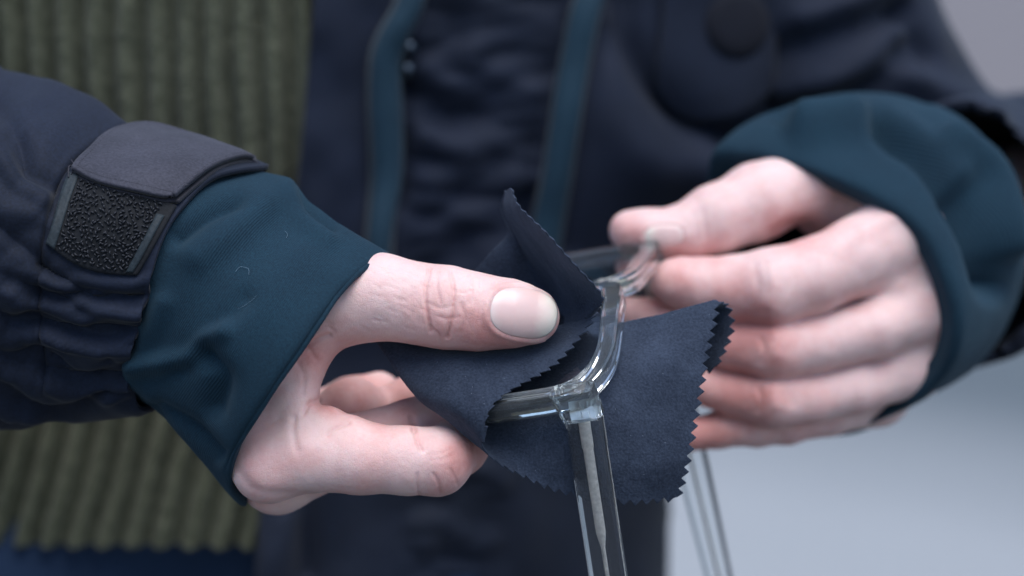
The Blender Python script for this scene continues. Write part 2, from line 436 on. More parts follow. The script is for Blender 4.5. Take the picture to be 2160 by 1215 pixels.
# --- hand on the photo's left: thumb above, index below, web between them
LH_palm = [
    C([(460, 730, 34, 120), (560, 720, 20, 100), (690, 640, 17, 84), (800, 626, 15, 80)]),          # thumb metacarpal
    C([(450, 780, 36, 115), (510, 890, 26, 95), (566, 984, 13, 70)]),                                # index metacarpal
    C([(450, 780, 48, 115), (525, 920, 40, 90), (585, 1003, 34, 78)]),                                # middle metacarpal
    C([(440, 770, 60, 110), (530, 890, 58, 88), (600, 960, 56, 72)]),
]
LH_web = [  # rounded triangles between thumb and index
    ((585, 640, 20), (655, 716, 17), (560, 900, 20), 38), ((655, 716, 17), (560, 900, 20), (622, 868, 16), 34),
    ((560, 900, 20), (622, 868, 16), (640, 935, 13), 40)]
LH_thumb = C([(690, 640, 17, 84), (800, 626, 15, 83), (880, 640, 14, 82), (945, 649, 13, 84), (1010, 659, 12, 78), (1075, 662, 12, 69), (1122, 667, 13, 58)])
LH_fingers = [
    C([(566, 984, 13, 70), (640, 962, 12, 76), (760, 966, 11, 75), (860, 972, 11, 70), (922, 974, 14, 70), (968, 940, 25, 61), (1018, 872, 48, 54), (1066, 800, 58, 50), (1110, 745, 60, 46)]),
    C([(585, 1003, 34, 78), (720, 950, 34, 70), (868, 905, 36, 62), (925, 880, 40, 58), (1000, 800, 50, 54), (1060, 740, 52, 46)]),
    C([(600, 960, 56, 72), (690, 900, 58, 66), (742, 862, 58, 64), (800, 880, 66, 56), (860, 850, 66, 52), (930, 800, 66, 46)]),
    C([(590, 930, 72, 60), (680, 880, 76, 56), (740, 850, 80, 54), (800, 830, 82, 46)]),
]
LH_bumps = C([(640, 893, 12, 34), (690, 898, 12, 36), (730, 906, 11, 28)])
LH_arm = C([(450, 735, 40, 135), (300, 610, 44, 150), (150, 550, 50, 170)])
def lh(P):
    P = np.asarray(P, float)
    f = None
    for ch in LH_palm:
        g = chain_sdf(P, ch, 5); f = g if f is None else smin(f, g, 6)
    for a_, b_, c_, r in LH_web:
        f = smin(f, tri(P, px(*a_), px(*b_), px(*c_), r*K), 6)
    f = smin(f, chain_sdf(P, LH_arm, 4), 14)
    palm = smin(f, chain_sdf(P, LH_bumps, 2), 3)
    out = smin(palm, chain_sdf(P, LH_thumb, 3), 5)
    ks = [5, 3, 3, 3]
    for ch, k in zip(LH_fingers, ks):
        out = smin(out, smin(palm, chain_sdf(P, ch, 2.2), k), 0.7)
    return out
def bounds(chs, extra=6):
    p = np.array([q for ch in chs for q, r in ch]); r = max(r for ch in chs for q, r in ch)
    return p.min(0)-r-extra, p.max(0)+r+extra
lo, hi = bounds(LH_palm+[LH_thumb]+LH_fingers); lo[0] = px(330, 600, 30)[0]; hi[0] += 2
Vl, Ql, Nl = sdf_mesh(lh, lo, hi, 0.5)

def displace(V, N, items, front=True):
    """items: (polyline px, sigma px, height mm)"""
    U = uv_of(V); fr = np.clip(-N[:, 2]*3+0.2, 0, 1) if front else 1.0
    disp = np.zeros(len(V))
    for line, sg, h in items:
        L = np.asarray(line, float); lo_, hi_ = L.min(0)-4*sg-40, L.max(0)+4*sg+40
        m = ((U > lo_) & (U < hi_)).all(1)
        if not m.any(): continue
        dd = poly_dist(U[m], smooth_line(L) if len(L) > 2 else L)
        # fade towards the ends
        disp[m] += h*np.exp(-(dd/sg)**2)
    return V+N*(disp*fr)[:, None]
cre = [
    ([(906, 566), (897, 610), (899, 650), (908, 700)], 3.4, -0.75), ([(950, 572), (957, 610), (955, 660), (944, 712)], 3.2, -0.85),
    ([(990, 582), (996, 612), (990, 640)], 3.4, -0.30), ([(925, 575), (922, 605), (930, 640)], 3.4, -0.28),
    ([(972, 640), (980, 670), (972, 700)], 3.4, -0.28), ([(905, 640), (930, 650), (955, 645)], 3.4, -0.22), ([(908, 690), (925, 705), (930, 725)], 3.4, -0.3),
    ([(955, 610), (975, 618), (996, 612)], 3.2, -0.2), ([(925, 668), (945, 672), (972, 668)], 3.2, -0.2), ([(890, 600), (870, 640), (885, 680)], 6, -0.12),
    ([(1008, 600), (1012, 640), (1005, 680)], 4, -0.15),
    ([(928, 600), (937, 640), (930, 690)], 12, 0.2), ([(975, 605), (978, 650), (970, 690)], 12, 0.14),
    # index finger: crease over the PIP joint, root creases
    ([(873, 900), (880, 925), (890, 950)], 4.5, -0.8), ([(868, 880), (874, 905)], 6, -0.7), ([(735, 893), (705, 905), (690, 918)], 4.5, -0.5),
    ([(880, 1000), (880, 1025), (884, 1045)], 3.6, -0.35), ([(915, 1000), (925, 1020), (928, 1040)], 3.6, -0.38), ([(950, 990), (960, 1008), (965, 1022)], 3.6, -0.25),
    ([(905, 960), (935, 955), (950, 945)], 3.6, -0.16), ([(910, 970), (938, 968), (958, 955)], 3.6, -0.16),
    # thumb web creases
    ([(640, 872), (655, 850), (672, 845)], 4.5, -0.8), ([(620, 880), (618, 910), (626, 950)], 8, -0.5), ([(645, 735), (668, 718), (695, 708)], 5, -0.7),
    ([(630, 728), (650, 735), (668, 760)], 5, -0.45), ([(660, 700), (690, 690), (705, 700)], 4, -0.3), ([(625, 760), (640, 790), (640, 830)], 6, -0.35), ([(655, 690), (680, 680), (700, 684)], 3.5, -0.22),
    ([(500, 990), (520, 1020), (560, 1040), (650, 1045)], 12, -0.5),
]
for i in range(34):
    u0 = random.choice([random.uniform(830, 900), random.uniform(985, 1035), random.uniform(860, 1020)]); v0 = random.uniform(585, 690); L0 = random.uniform(14, 36)
    cre.append(([(u0, v0-L0*0.5), (u0+random.uniform(-5, 7), v0), (u0+random.uniform(-4, 4), v0+L0*0.5)], 3.0, -random.uniform(0.07, 0.16)))
# web streaks and short wrinkles on the back of the thumb
for i in range(26):
    u0, v0 = random.uniform(760, 890), random.uniform(560, 690)
    cre.append(([(u0, v0), (u0+random.uniform(14, 34), v0+random.uniform(4, 14))], 3.2, -0.10))
for i in range(16):
    u0, v0 = random.uniform(560, 640), random.uniform(770, 930)
    cre.append(([(u0, v0), (u0+random.uniform(20, 40), v0-random.uniform(10, 24))], 3.4, -0.09))
# nail of the thumb: outline in pixels, then lifted onto the thumb's surface
NC, NA, NB, NT = np.array([1105.0, 660.0]), 71.0, 52.0, math.radians(9)
def nail_xy(U, c, a_, b_, t):
    q = U-c; return np.stack([(q[:, 0]*math.cos(t)+q[:, 1]*math.sin(t))/a_, (-q[:, 0]*math.sin(t)+q[:, 1]*math.cos(t))/b_], 1)
def nail_r(q): return (np.abs(q[:, 0])**2.5+np.abs(q[:, 1])**2.5)**(1/2.5)
def nail_mesh(fn, c, a_, b_, t, lift, grad_d=0):
    n = 46; g = np.linspace(-1, 1, n); A, B = np.meshgrid(g, g, indexing='ij')
    q = np.stack([A.ravel(), B.ravel()], 1); R = nail_r(q); mx_ = np.max(np.abs(q), 1)
    q = q*np.where(R > 1e-6, mx_/np.maximum(R, 1e-6), 1)[:, None]     # square -> superellipse
    U = np.stack([q[:, 0]*a_*math.cos(t)-q[:, 1]*b_*math.sin(t), q[:, 0]*a_*math.sin(t)+q[:, 1]*b_*math.cos(t)], 1)+c
    d = trace(fn, U[:, 0], U[:, 1], grad_d-60, grad_d+60)
    P = pxa(np.concatenate([U, d[:, None]], 1))
    f = fn(P); Nn = np.stack([fn(P+np.eye(3)[i]*0.2)-f for i in range(3)], 1); Nn /= np.linalg.norm(Nn, axis=1, keepdims=True)+1e-9
    r = np.max(np.abs(np.stack([A.ravel(), B.ravel()], 1)), 1)
    top = P+Nn*(lift*(1-0.75*np.clip(r, 0, 1)**6))[:, None]; bot = P-Nn*0.9
    F = grid_faces(n, n)
    m = n*n
    per = [i*n for i in range(n)]+[(n-1)*n+j for j in range(1, n)]+[i*n+n-1 for i in range(n-2, -1, -1)]+[j for j in range(n-2, 0, -1)]
    side = np.array([[per[i], per[(i+1) % len(per)], per[(i+1) % len(per)]+m, per[i]+m] for i in range(len(per))])
    return np.concatenate([top, bot]), np.concatenate([F, F[:, ::-1]+m, side]), np.concatenate([(A.ravel()+1)/2]*2)
Nv, Nf, Ntip = nail_mesh(lh, NC, NA, NB, NT, 0.45)
Vl = displace(Vl, Nl, cre)
Ul = uv_of(Vl); rq = nail_r(nail_xy(Ul, NC, NA, NB, NT)); fr = np.clip(-Nl[:, 2]*3+0.3, 0, 1)
fold = np.where(nail_xy(Ul, NC, NA, NB, NT)[:, 0] > 0.75, 0.15, 0.5)*np.exp(-((rq-1.12)/0.10)**2)-0.55*np.clip(1-(rq/0.98)**8, 0, 1)
Vl = Vl+Nl*(np.where(rq < 1.8, fold, 0)*fr)[:, None]
Vl = Vl+Nl*(0.10*fbm(Vl*0.16, 3)+0.025*fbm(Vl*0.9, 2))[:, None]
def blobs(U, items):
    r = np.zeros(len(U))
    for u, v, s, k in items: r += k*np.exp(-((U[:, 0]-u)**2+(U[:, 1]-v)**2)/(s*s))
    return r
flush_l = 1.15*blobs(Ul, [(700, 760, 60, .2), (1000, 720, 60, .2), (780, 1030, 90, .15), (1000, 960, 60, .35), (1030, 975, 40, .25), (930, 1020, 50, .2), (1090, 730, 60, .28), (1180, 690, 36, .25), (930, 645, 60, .1), (1050, 610, 40, .12), (640, 740, 40, .3), (690, 860, 30, .18), (520, 1060, 60, .2), (560, 960, 60, .14), (640, 960, 50, .12),
                        (800, 850, 90, .18), (860, 830, 40, .25), (740, 830, 50, .15), (900, 690, 70, .14), (1020, 700, 60, .2)])

for l_, s_, h_ in cre[:22]:
    flush_l += 0.10*min(1, abs(h_)/0.6)*np.exp(-(poly_dist(Ul, smooth_line(l_))/(s_*1.3))**2)*(h_ < 0)
# --- hand on the photo's right
RH_palm = [
    C([(1870, 550, 172, 125), (1800, 450, 146, 90), (1690, 388, 122, 76)]),
    C([(1880, 560, 172, 120), (1912, 500, 128, 92), (1895, 492, 108, 82)]),
    C([(1885, 580, 172, 120), (1960, 620, 128, 80), (1962, 648, 108, 62)]),
    C([(1885, 600, 174, 115), (1930, 700, 135, 85), (1925, 778, 114, 60)]),
    C([(1890, 610, 172, 120), (1880, 740, 142, 85), (1850, 842, 126, 58)]),
]
RH_thumb = C([(1690, 388, 122, 76), (1600, 425, 114, 80), (1510, 462, 109, 72), (1455, 487, 107, 60), (1405, 494, 106, 52), (1365, 489, 106, 47), (1330, 487, 106, 45)])
RH_web = [((1730, 400, 126), (1850, 450, 128), (1810, 430, 128), 42), ((1903, 498, 110), (1966, 645, 110), (1868, 585, 108), 66), ((1966, 648, 109), (1932, 770, 115), (1880, 690, 109), 52), ((1932, 772, 116), (1868, 832, 124), (1850, 780, 116), 46)]
RH_fingers = [
    C([(1895, 492, 108, 84), (1800, 545, 102, 82), (1710, 584, 97, 79), (1632, 606, 95, 85), (1560, 610, 98, 72), (1475, 604, 98, 60), (1435, 596, 96, 54), (1418, 594, 95, 46)]),
    C([(1962, 648, 108, 62), (1850, 692, 102, 62), (1720, 726, 98, 58), (1638, 736, 96, 64), (1540, 726, 101, 52), (1440, 690, 103, 44), (1370, 668, 104, 40), (1325, 660, 104, 34)]),
    C([(1925, 778, 114, 58), (1800, 818, 106, 56), (1710, 838, 102, 54), (1632, 842, 100, 60), (1550, 830, 104, 48), (1440, 800, 106, 42), (1380, 770, 108, 36)]),
    C([(1850, 842, 126, 52), (1750, 872, 116, 48), (1660, 888, 111, 48), (1595, 896, 110, 46), (1520, 906, 110, 40), (1455, 915, 108, 34), (1410, 915, 108, 30)]),
]
RH_arm = C([(1880, 565, 176, 160), (2010, 515, 218, 155), (2120, 470, 260, 160)])
def rh(P):
    P = np.asarray(P, float); f = None
    for ch in RH_palm:
        g = chain_sdf(P, ch, 4); f = g if f is None else smin(f, g, 6)
    for a_, b_, c_, r in RH_web:
        f = smin(f, tri(P, px(*a_), px(*b_), px(*c_), r*K*1.15), 5)
    f = smin(f, chain_sdf(P, RH_arm, 4), 12)
    out = smin(f, chain_sdf(P, RH_thumb, 3), 4)
    for ch, k in zip(RH_fingers, [4, 4, 4, 4]):
        out = smin(out, smin(f, chain_sdf(P, ch, 1.6), k), 0.6)
    return out
lo, hi = bounds(RH_palm+[RH_thumb]+RH_fingers); hi[2] = 232
Vr, Qr, Nr = sdf_mesh(rh, lo, hi, 0.8)
cr2 = [([(1590, 560), (1600, 610), (1590, 660)], 9, -0.3), ([(1615, 555), (1622, 605), (1612, 655)], 9, -0.25), ([(1560, 770), (1640, 790), (1720, 782)], 10, 0.0), ([(1605, 715), (1612, 740), (1604, 765)], 6, -0.5), ([(1600, 820), (1606, 842), (1598, 866)], 6, -0.5), ([(1625, 575), (1632, 610), (1626, 640)], 16, 0.7), ([(1640, 715), (1642, 745)], 14, 0.6), ([(1634, 825), (1636, 855)], 14, 0.6), ([(1760, 520), (1850, 470), (1900, 455)], 16, 0.6), ([(1480, 450), (1490, 500)], 8, -0.4), ([(1465, 455), (1472, 505)], 7, -0.4), ([(1640, 575), (1650, 605), (1640, 640)], 10, -0.25), ([(1670, 570), (1680, 610), (1670, 650)], 10, -0.25), ([(1640, 720), (1650, 740)], 9, -0.3), ([(1665, 830), (1672, 850)], 9, -0.3),
       ([(1440, 560), (1436, 590)], 8, -0.3), ([(1700, 470), (1660, 475), (1630, 490)], 12, -0.8)]
R2C = np.array([1400.0, 497.0])
Nv2, Nf2, Ntip2 = nail_mesh(rh, R2C, 41.0, 23.0, math.radians(176), 0.5, 100)
Vr = displace(Vr, Nr, cr2); Vr = Vr+Nr*(0.28*fbm(Vr*0.11, 3))[:, None]
Ur = uv_of(Vr); rq = nail_r(nail_xy(Ur, R2C, 41.0, 23.0, math.radians(176))); frr = np.clip(-Nr[:, 2]*3+0.3, 0, 1)
Vr = Vr+Nr*(np.where(rq < 1.9, 0.4*np.exp(-((rq-1.15)/0.15)**2)-0.5*np.clip(1-rq**8, 0, 1), 0)*frr)[:, None]
flush_r = blobs(Ur, [(1600, 640, 70, .35), (1400, 640, 110, .5), (1330, 500, 60, .3), (1480, 540, 60, .25), (1640, 740, 60, .25), (1520, 760, 90, .35), (1590, 850, 60, .4), (1480, 880, 90, .4), (1460, 940, 60, .5), (1640, 700, 60, .2), (1700, 480, 60, .4), (1640, 470, 40, .3),
                        (1960, 660, 40, .15), (1750, 640, 80, .12), (1560, 690, 60, .3), (1700, 900, 100, .25)])
# --- one body: cut both wrists open and run one arm-shoulder-arm surface between them
def open_end(V, Q, keepfn):
    keep = keepfn(V); Q = Q[keep[Q].all(1)]
    used = np.zeros(len(V), bool); used[Q.ravel()] = True
    mp = np.cumsum(used)-1
    return V[used], mp[Q], used
def rim(Q, V, near):
    e_ = np.concatenate([Q[:, [0, 1]], Q[:, [1, 2]], Q[:, [2, 3]], Q[:, [3, 0]]]); es = np.sort(e_, 1)
    u_, inv, ct = np.unique(es, axis=0, return_inverse=True, return_counts=True)
    b = u_[ct == 1]
    adj = {}
    for i, j in b: adj.setdefault(i, []).append(j); adj.setdefault(j, []).append(i)
    loops = []; seen = set()
    for s in adj:
        if s in seen: continue
        L = [s]; seen.add(s); c = s
        while True:
            nx_ = [q for q in adj[c] if q not in seen]
            if not nx_: break
            c = nx_[0]; seen.add(c); L.append(c)
        loops.append(L)
    return max(loops, key=len)
axL = px(150, 550, 50)-px(450, 735, 40); axL /= np.linalg.norm(axL); oL = px(390, 690, 42)
axR = px(2120, 470, 260)-px(1890, 560, 172); axR /= np.linalg.norm(axR); oR = px(1975, 525, 200)
V1, Q1, us1 = open_end(Vl, Ql, lambda V: ((V-oL) @ axL) < 0)
V2, Q2, us2 = open_end(Vr, Qr, lambda V: ((V-oR) @ axR) < 0)
L1 = rim(Q1, V1, oL); L2 = rim(Q2, V2, oR)
path = [oL+axL*6, px(150, 580, 56), px(-350, 520, 90), np.array([-290., -20, 240]), np.array([-300., 150, 290]), np.array([-250., 300, 300]), np.array([-130., 320, 300]), np.array([-10., 300, 300]),
        px(1600, -300, 300), px(1700, 100, 300), px(2000, 450, 310), px(2330, 400, 310), px(2160, 455, 240), oR+axR*6]
rad = [25, 28, 33, 36, 40, 45, 48, 45, 38, 35, 34, 32, 27, 25]
m_ = 44; PC = catmull(np.array(path), 90); RC = np.interp(np.linspace(0, len(path)-1, 90), np.arange(len(path)), rad)
tan = np.gradient(PC, axis=0); tan[0] = axL; tan[-1] = -axR; tan /= np.linalg.norm(tan, axis=1, keepdims=True)
nrm = np.cross(tan[0], [0, 0, 1]); nrm /= np.linalg.norm(nrm); rings = []
for p, t_, r in zip(PC, tan, RC):
    nrm = nrm-t_*(nrm @ t_); nrm /= np.linalg.norm(nrm); bn = np.cross(t_, nrm)
    th = np.arange(m_)/m_*2*np.pi; rings.append(p+r*(np.cos(th)[:, None]*nrm+np.sin(th)[:, None]*bn))
Vy = np.concatenate(rings); Qy = grid_faces(90, m_, ct=True)
o1 = len(V1); o2 = o1+len(V2)
VB = np.concatenate([V1, V2, Vy])
def stitch(LA, LB, ctr, ax):
    b1 = np.cross(ax, [0, 1, 0.3]); b1 /= np.linalg.norm(b1); b2 = np.cross(ax, b1)
    def ang(ids): q = VB[ids]-ctr; return np.arctan2(q @ b2, q @ b1)
    A = np.array(LA)[np.argsort(ang(LA))]; B = np.array(LB)[np.argsort(ang(LB))]
    aa = np.sort(ang(LA)); bb = np.sort(ang(LB)); F = []; i = j = 0
    while i < len(A) or j < len(B):
        na = aa[i] if i < len(A) else 9; nb = bb[j] if j < len(B) else 9
        if na <= nb: F.append((A[i % len(A)], A[(i+1) % len(A)], B[j % len(B)])); i += 1
        else: F.append((A[i % len(A)], B[(j+1) % len(B)], B[j % len(B)])); j += 1
    return F
T1 = stitch(L1, list(range(o2, o2+m_)), oL, axL); T2 = stitch([q+o1 for q in L2], list(range(o2+89*m_, o2+90*m_)), oR, axR)
FB = [tuple(q) for q in Q1.tolist()]+[tuple(q) for q in (Q2+o1).tolist()]+[tuple(q) for q in (Qy+o2).tolist()]+[tuple(int(x) for x in t_) for t_ in T1+T2]
fl = np.concatenate([flush_l[us1], 0.85*flush_r[us2], np.zeros(len(Vy))])
body = make('body', VB, FB, SKIN, person, attrs={'flush': fl})
make('fingernail', Nv, Nf, NAIL, body, attrs={'tip': Ntip})
make('fingernail', Nv2, Nf2, NAIL, body, attrs={'tip': Ntip2})

# ------------------------------------------------------------------ garments
def ring_loft(rings, nring, nside):
    """rings: (front polyline top->bottom px, centre depth, half depth)"""
    h = nside//2; out = []
    for fp, dc, R in rings:
        f = catmull(np.array(fp, float), h+1); tau = np.linspace(0, 1, h+1)
        seglen = np.concatenate([[0], np.cumsum(np.hypot(*np.diff(f, axis=0).T))]); seglen /= seglen[-1]
        f = np.stack([np.interp(tau, seglen, f[:, i]) for i in (0, 1)], 1)
        pr = np.sin(np.pi*tau)**0.7*R
        straight = f[0]*(1-tau[:, None])+f[-1]*tau[:, None]
        bk = 0.75*straight+0.25*f
        dcl = dc[0]+(dc[1]-dc[0])*tau**9 if isinstance(dc, tuple) else dc
        front = np.concatenate([f, (dcl-pr)[:, None]], 1); back = np.concatenate([bk, (dcl+pr)[:, None]], 1)[::-1]
        out.append(np.concatenate([front[:-1], back[:-1]]))
    ctrl = pxa(np.array(out))                # rings x nside x 3
    return cat_at(ctrl, np.linspace(0, len(rings)-1, nring))
def cloth_grid(name, G, mat_, parent, ct=True, folds=None, nz=None, thick=0.8, uvscale=(1, 1), extra=None):
    Nn = grid_normals(G, ct); s = G.shape
    V = G.reshape(-1, 3); Nf_ = Nn.reshape(-1, 3)
    ctr = G.mean(1, keepdims=True); 
    sgn = np.sign(((G-ctr)*Nn).sum(-1).mean()) if ct else -np.sign(Nn[..., 2].mean())
    Nf_ = Nf_*sgn
    if folds: V = displace(V, Nf_, folds)
    if nz:
        for sc_, am, an in nz: V = V+Nf_*(am*fbm(V*np.array(an)/sc_, 3))[:, None]
    if extra is not None: V = V+Nf_*extra(V, uv_of(V))[:, None]
    uvx = np.stack(np.meshgrid(np.linspace(0, uvscale[0], s[0]), np.linspace(0, uvscale[1], s[1]), indexing='ij'), -1).reshape(-1, 2)
    o = make(name, V, grid_faces(s[0], s[1], ct=ct), mat_, parent, uvs=uvx, recalc=False)
    if thick: solidify(o, thick, 0)
    return o, V
def bvh_of(V, F): return BVHTree.FromPolygons([tuple(p) for p in V], [tuple(int(x) for x in f) for f in F])
CAMS = Vector((0, 0, -D))
def cast(bvh, U, lift=0.0):
    """drop pixel positions on a surface (stage space) and lift them off along its normal"""
    out = []; nn = []
    for u, v in U:
        d_ = Vector(px(u, v, 0))-CAMS; d_.normalize()
        h = bvh.ray_cast(CAMS, d_)
        if h[0] is None:
            out.append(None); nn.append(None); continue
        n = h[1]
        if n.dot(d_) > 0: n = -n
        out.append(np.array(h[0])); nn.append(np.array(n))
    good = [i for i, o in enumerate(out) if o is not None]
    for i, o in enumerate(out):
        if o is None and good:
            j = min(good, key=lambda g: abs(g-i)); p = px(U[i][0], U[i][1], out[j][2]); out[i] = p; nn[i] = nn[j]
    return np.array(out)+np.array(nn)*lift, np.array(nn)
def smooth_grid(P, n, m, it=4):
    G = P.reshape(n, m, 3).copy()
    for _ in range(it):
        H = G.copy()
        H[1:-1, 1:-1] = (G[1:-1, 1:-1]*2+G[:-2, 1:-1]+G[2:, 1:-1]+G[1:-1, :-2]+G[1:-1, 2:])/6
        H[0, 1:-1] = (G[0, 1:-1]*2+G[0, :-2]+G[0, 2:])/4; H[-1, 1:-1] = (G[-1, 1:-1]*2+G[-1, :-2]+G[-1, 2:])/4
        H[1:-1, 0] = (G[1:-1, 0]*2+G[:-2, 0]+G[2:, 0])/4; H[1:-1, -1] = (G[1:-1, -1]*2+G[:-2, -1]+G[2:, -1])/4
        G = H
    return G

# --- torso: sweater, jacket, trousers.  y' runs along the body's upright, which leans in stage space
TP = math.tan(PITCH)
CX, CD = -130.0, 330.0
def torso(phi, y, a_, b_):
    x = CX+a_*np.sin(phi); d = CD-b_*np.cos(phi)-y*TP
    return np.stack([x, y+0*x, d], -1)
# sweater: closed tube with raised ribs
npz, nph = 170, 1400
ph = np.linspace(-np.pi, np.pi, nph, endpoint=False); ys = np.linspace(-98, 330, npz)
PH, YS = np.meshgrid(ph, ys, indexing='ij')
aa_ = 182+6*np.exp(-((YS+98)/30)**2)
shear = 0.007*np.clip(-5-YS, 0, 200)+0.02*np.sin(YS/60)
warp = 0.010*fbm(np.stack([PH.ravel()*6, YS.ravel()/40, 0*PH.ravel()], 1), 2).reshape(PH.shape)
rib = 0.5+0.5*np.cos((PH+shear*0.22+warp*0.7)*106)
rib = np.clip(rib, 0, 1)**0.6
G = torso(PH.T, YS.T, aa_.T, (100+3*np.sin(PH*3+YS/70)).T).transpose(1, 0, 2)
Nn = grid_normals(G.transpose(1, 0, 2), True).transpose(1, 0, 2); ctr = np.array([CX, 0, CD]); outw = G-ctr; outw[..., 1] = 0
Nn *= np.sign((Nn*outw).sum(-1, keepdims=True))
Pn = G.reshape(-1, 3)
soft = fbm(np.stack([Pn[:, 0]/28, Pn[:, 1]/45, Pn[:, 2]/28], 1), 3)*3.0
tuft = fbm(np.stack([Pn[:, 0]/4, Pn[:, 1]/5, Pn[:, 2]/4], 1), 2)*0.6
Gs = Pn+Nn.reshape(-1, 3)*(rib.reshape(-1)*9.0+0.25*soft+0.8*tuft)[:, None]
hem = np.clip((YS.reshape(-1)+98)/10, 0, 1)
make('sweater', Gs, grid_faces(nph, npz, cs=True), KNIT, person)
# trousers: hips into two legs
def tube(path, rads, n, m, ell=1.0):
    Pc = catmull(np.array(path, float), n); Rr = np.interp(np.linspace(0, len(path)-1, n), np.arange(len(path)), rads)
    th = np.arange(m)/m*2*np.pi
    return np.stack([np.stack([p[0]+r*np.cos(th), p[1]+r*ell*np.sin(th), np.full(m, p[2])], 1) for p, r in zip(Pc, Rr)])
HX, HY = -0.13, 0.335
def trousers_sdf(P):
    f = None
    for s in (-1, 1):
        for (a_, ra), (b_, rb) in [(((s*0.085, 0, .90), .11), ((s*0.10, 0, .50), .075)), (((s*0.10, 0, .50), .075), ((s*0.11, 0.01, .06), .058))]:
            g = seg(P, np.array(a_)*1000, np.array(b_)*1000, ra*1000, rb*1000); f = g if f is None else smin(f, g, 30)
    q = P.copy(); 
    g = np.sqrt((q[:, 0]/1.85)**2+q[:, 1]**2)-84; g = np.maximum(g, np.abs(q[:, 2]-950)-60)
    return smin(f, g, 40)
Vt, Qt, Nt_ = sdf_mesh(trousers_sdf, (-260, -180, -10), (260, 180, 1030), 7.0)
Vt = Vt+Nt_*(3.0*fbm(Vt/60, 3))[:, None]
make('trousers', Vt/1000+np.array([HX, HY, 0]), Qt, DENIM, person, is_world=True)

# jacket: open shell round the torso from the zip edge (photo centre left) over the back to the far front edge
njp, njy = 420, 230
ph = np.radians(np.linspace(12.4, 318.0, njp)); ys = np.linspace(-150, 330, njy)
PH, YS = np.meshgrid(ph, ys, indexing='ij')
# opening edge leans a little with height
lean = np.radians(2.4*(YS/100))*np.clip(1-(PH-ph[0])/1.2, 0, 1)
sw = np.clip((YS+62)/130, 0, 1); sw = sw*sw*(3-2*sw)*np.clip(np.sin(np.clip(PH, 0, np.pi))*1.6, 0, 1)
G = torso(PH+lean, YS, 196.0+85*sw, 118.0)
Uj = uv_of(G.reshape(-1, 3)); front = (G.reshape(-1, 3)[:, 2] < 330)
Pj = G.reshape(-1, 3)
def panel_w(U):     # crumpled strip between the zip and the piping
    pip = np.interp(U[:, 1], [0, 480, 1215], [1230, 1150, 1060])
    return np.clip((U[:, 0]-835)/40, 0, 1)*np.clip((pip-U[:, 0])/50, 0, 1)
pw = panel_w(Uj)*front
crump = fbm(np.stack([Uj[:, 0]/75, Uj[:, 1]/38, 0*Uj[:, 0]], 1), 3)*3.0*pw
big = fbm(np.stack([Uj[:, 0]/260, Uj[:, 1]/330, 0*Uj[:, 0]+5], 1), 3)*5.0*front
def lines_disp(U, items):
    r = np.zeros(len(U))
    for l, s, h in items: r += h*np.exp(-(poly_dist(U, smooth_line(l))/s)**2)
    return r
jf = [([(860, 120), (850, 240), (845, 420)], 26, -7), ([(880, 130), (960, 175), (1010, 90)], 26, 4.5), ([(870, 260), (930, 300), (1000, 330)], 22, 4.0), ([(880, 200), (930, 240), (1000, 240)], 24, -5.0),
      ([(1325, -60), (1320, 80), (1365, 180), (1440, 250), (1540, 300)], 30, -9), ([(1270, 60), (1290, 240), (1370, 330), (1500, 350)], 60, 6),
      ([(1560, 290), (1640, 240), (1690, 60)], 36, -6), ([(1190, 520), (1210, 300), (1270, 60)], 20, -4), ([(1110, 520), (1140, 300), (1200, 40)], 24, -5),
      ([(640, 1000), (650, 1215)], 24, -8), ([(600, 1100), (560, 1215)], 40, 6), ([(720, 1000), (730, 1215)], 40, 4)]
Nj = grid_normals(G).reshape(-1, 3); outw = Pj-np.array([CX, 0, CD]); outw[:, 1] = 0
Nj *= np.sign((Nj*outw).sum(1, keepdims=True))
Pj = Pj+Nj*(crump+big+lines_disp(Uj, jf)*front)[:, None]
jf_faces = grid_faces(njp, njy)
jacket = make('jacket', Pj, jf_faces, JACKET, person, recalc=False); solidify(jacket, 1.6, 0)
BJ = bvh_of(Pj, jf_faces)
def ribbon(name, line, width_px, lift, m, parent, bvh, thick=1.6, n=70, wfun=None):
    L = catmull(np.array(line, float), n); T = np.gradient(L, axis=0); T /= np.linalg.norm(T, axis=1, keepdims=True); S = np.stack([-T[:, 1], T[:, 0]], 1)
    k = 7; U = []
    for i in range(n):
        wd = width_px if wfun is None else wfun(i/(n-1))
        for j in range(k): U.append(L[i]+S[i]*wd*(j/(k-1)-0.5))
    P, _ = cast(bvh, U, 0)
    Gr = smooth_grid(P, n, k, 12); Nn = grid_normals(Gr); Nn *= -np.sign(Nn[..., 2:3])
    prof = np.array([0.35, 0.8, 1, 1, 1, 0.8, 0.35])[None, :, None]
    Gr = Gr+Nn*lift*prof
    o = make(name, Gr.reshape(-1, 3), grid_faces(n, k), m, parent, recalc=False); solidify(o, thick, 0); return o
ribbon('zip_tape', [(880, -60), (862, 0), (840, 50), (806, 105), (800, 180), (802, 320), (800, 480), (796, 560), (794, 640)], 54, 9.0, TEAL, jacket, BJ)
ribbon('piping', [(1262, -80), (1240, 0), (1205, 180), (1175, 360), (1150, 500), (1138, 600)], 54, 5.0, TEAL, jacket, BJ)
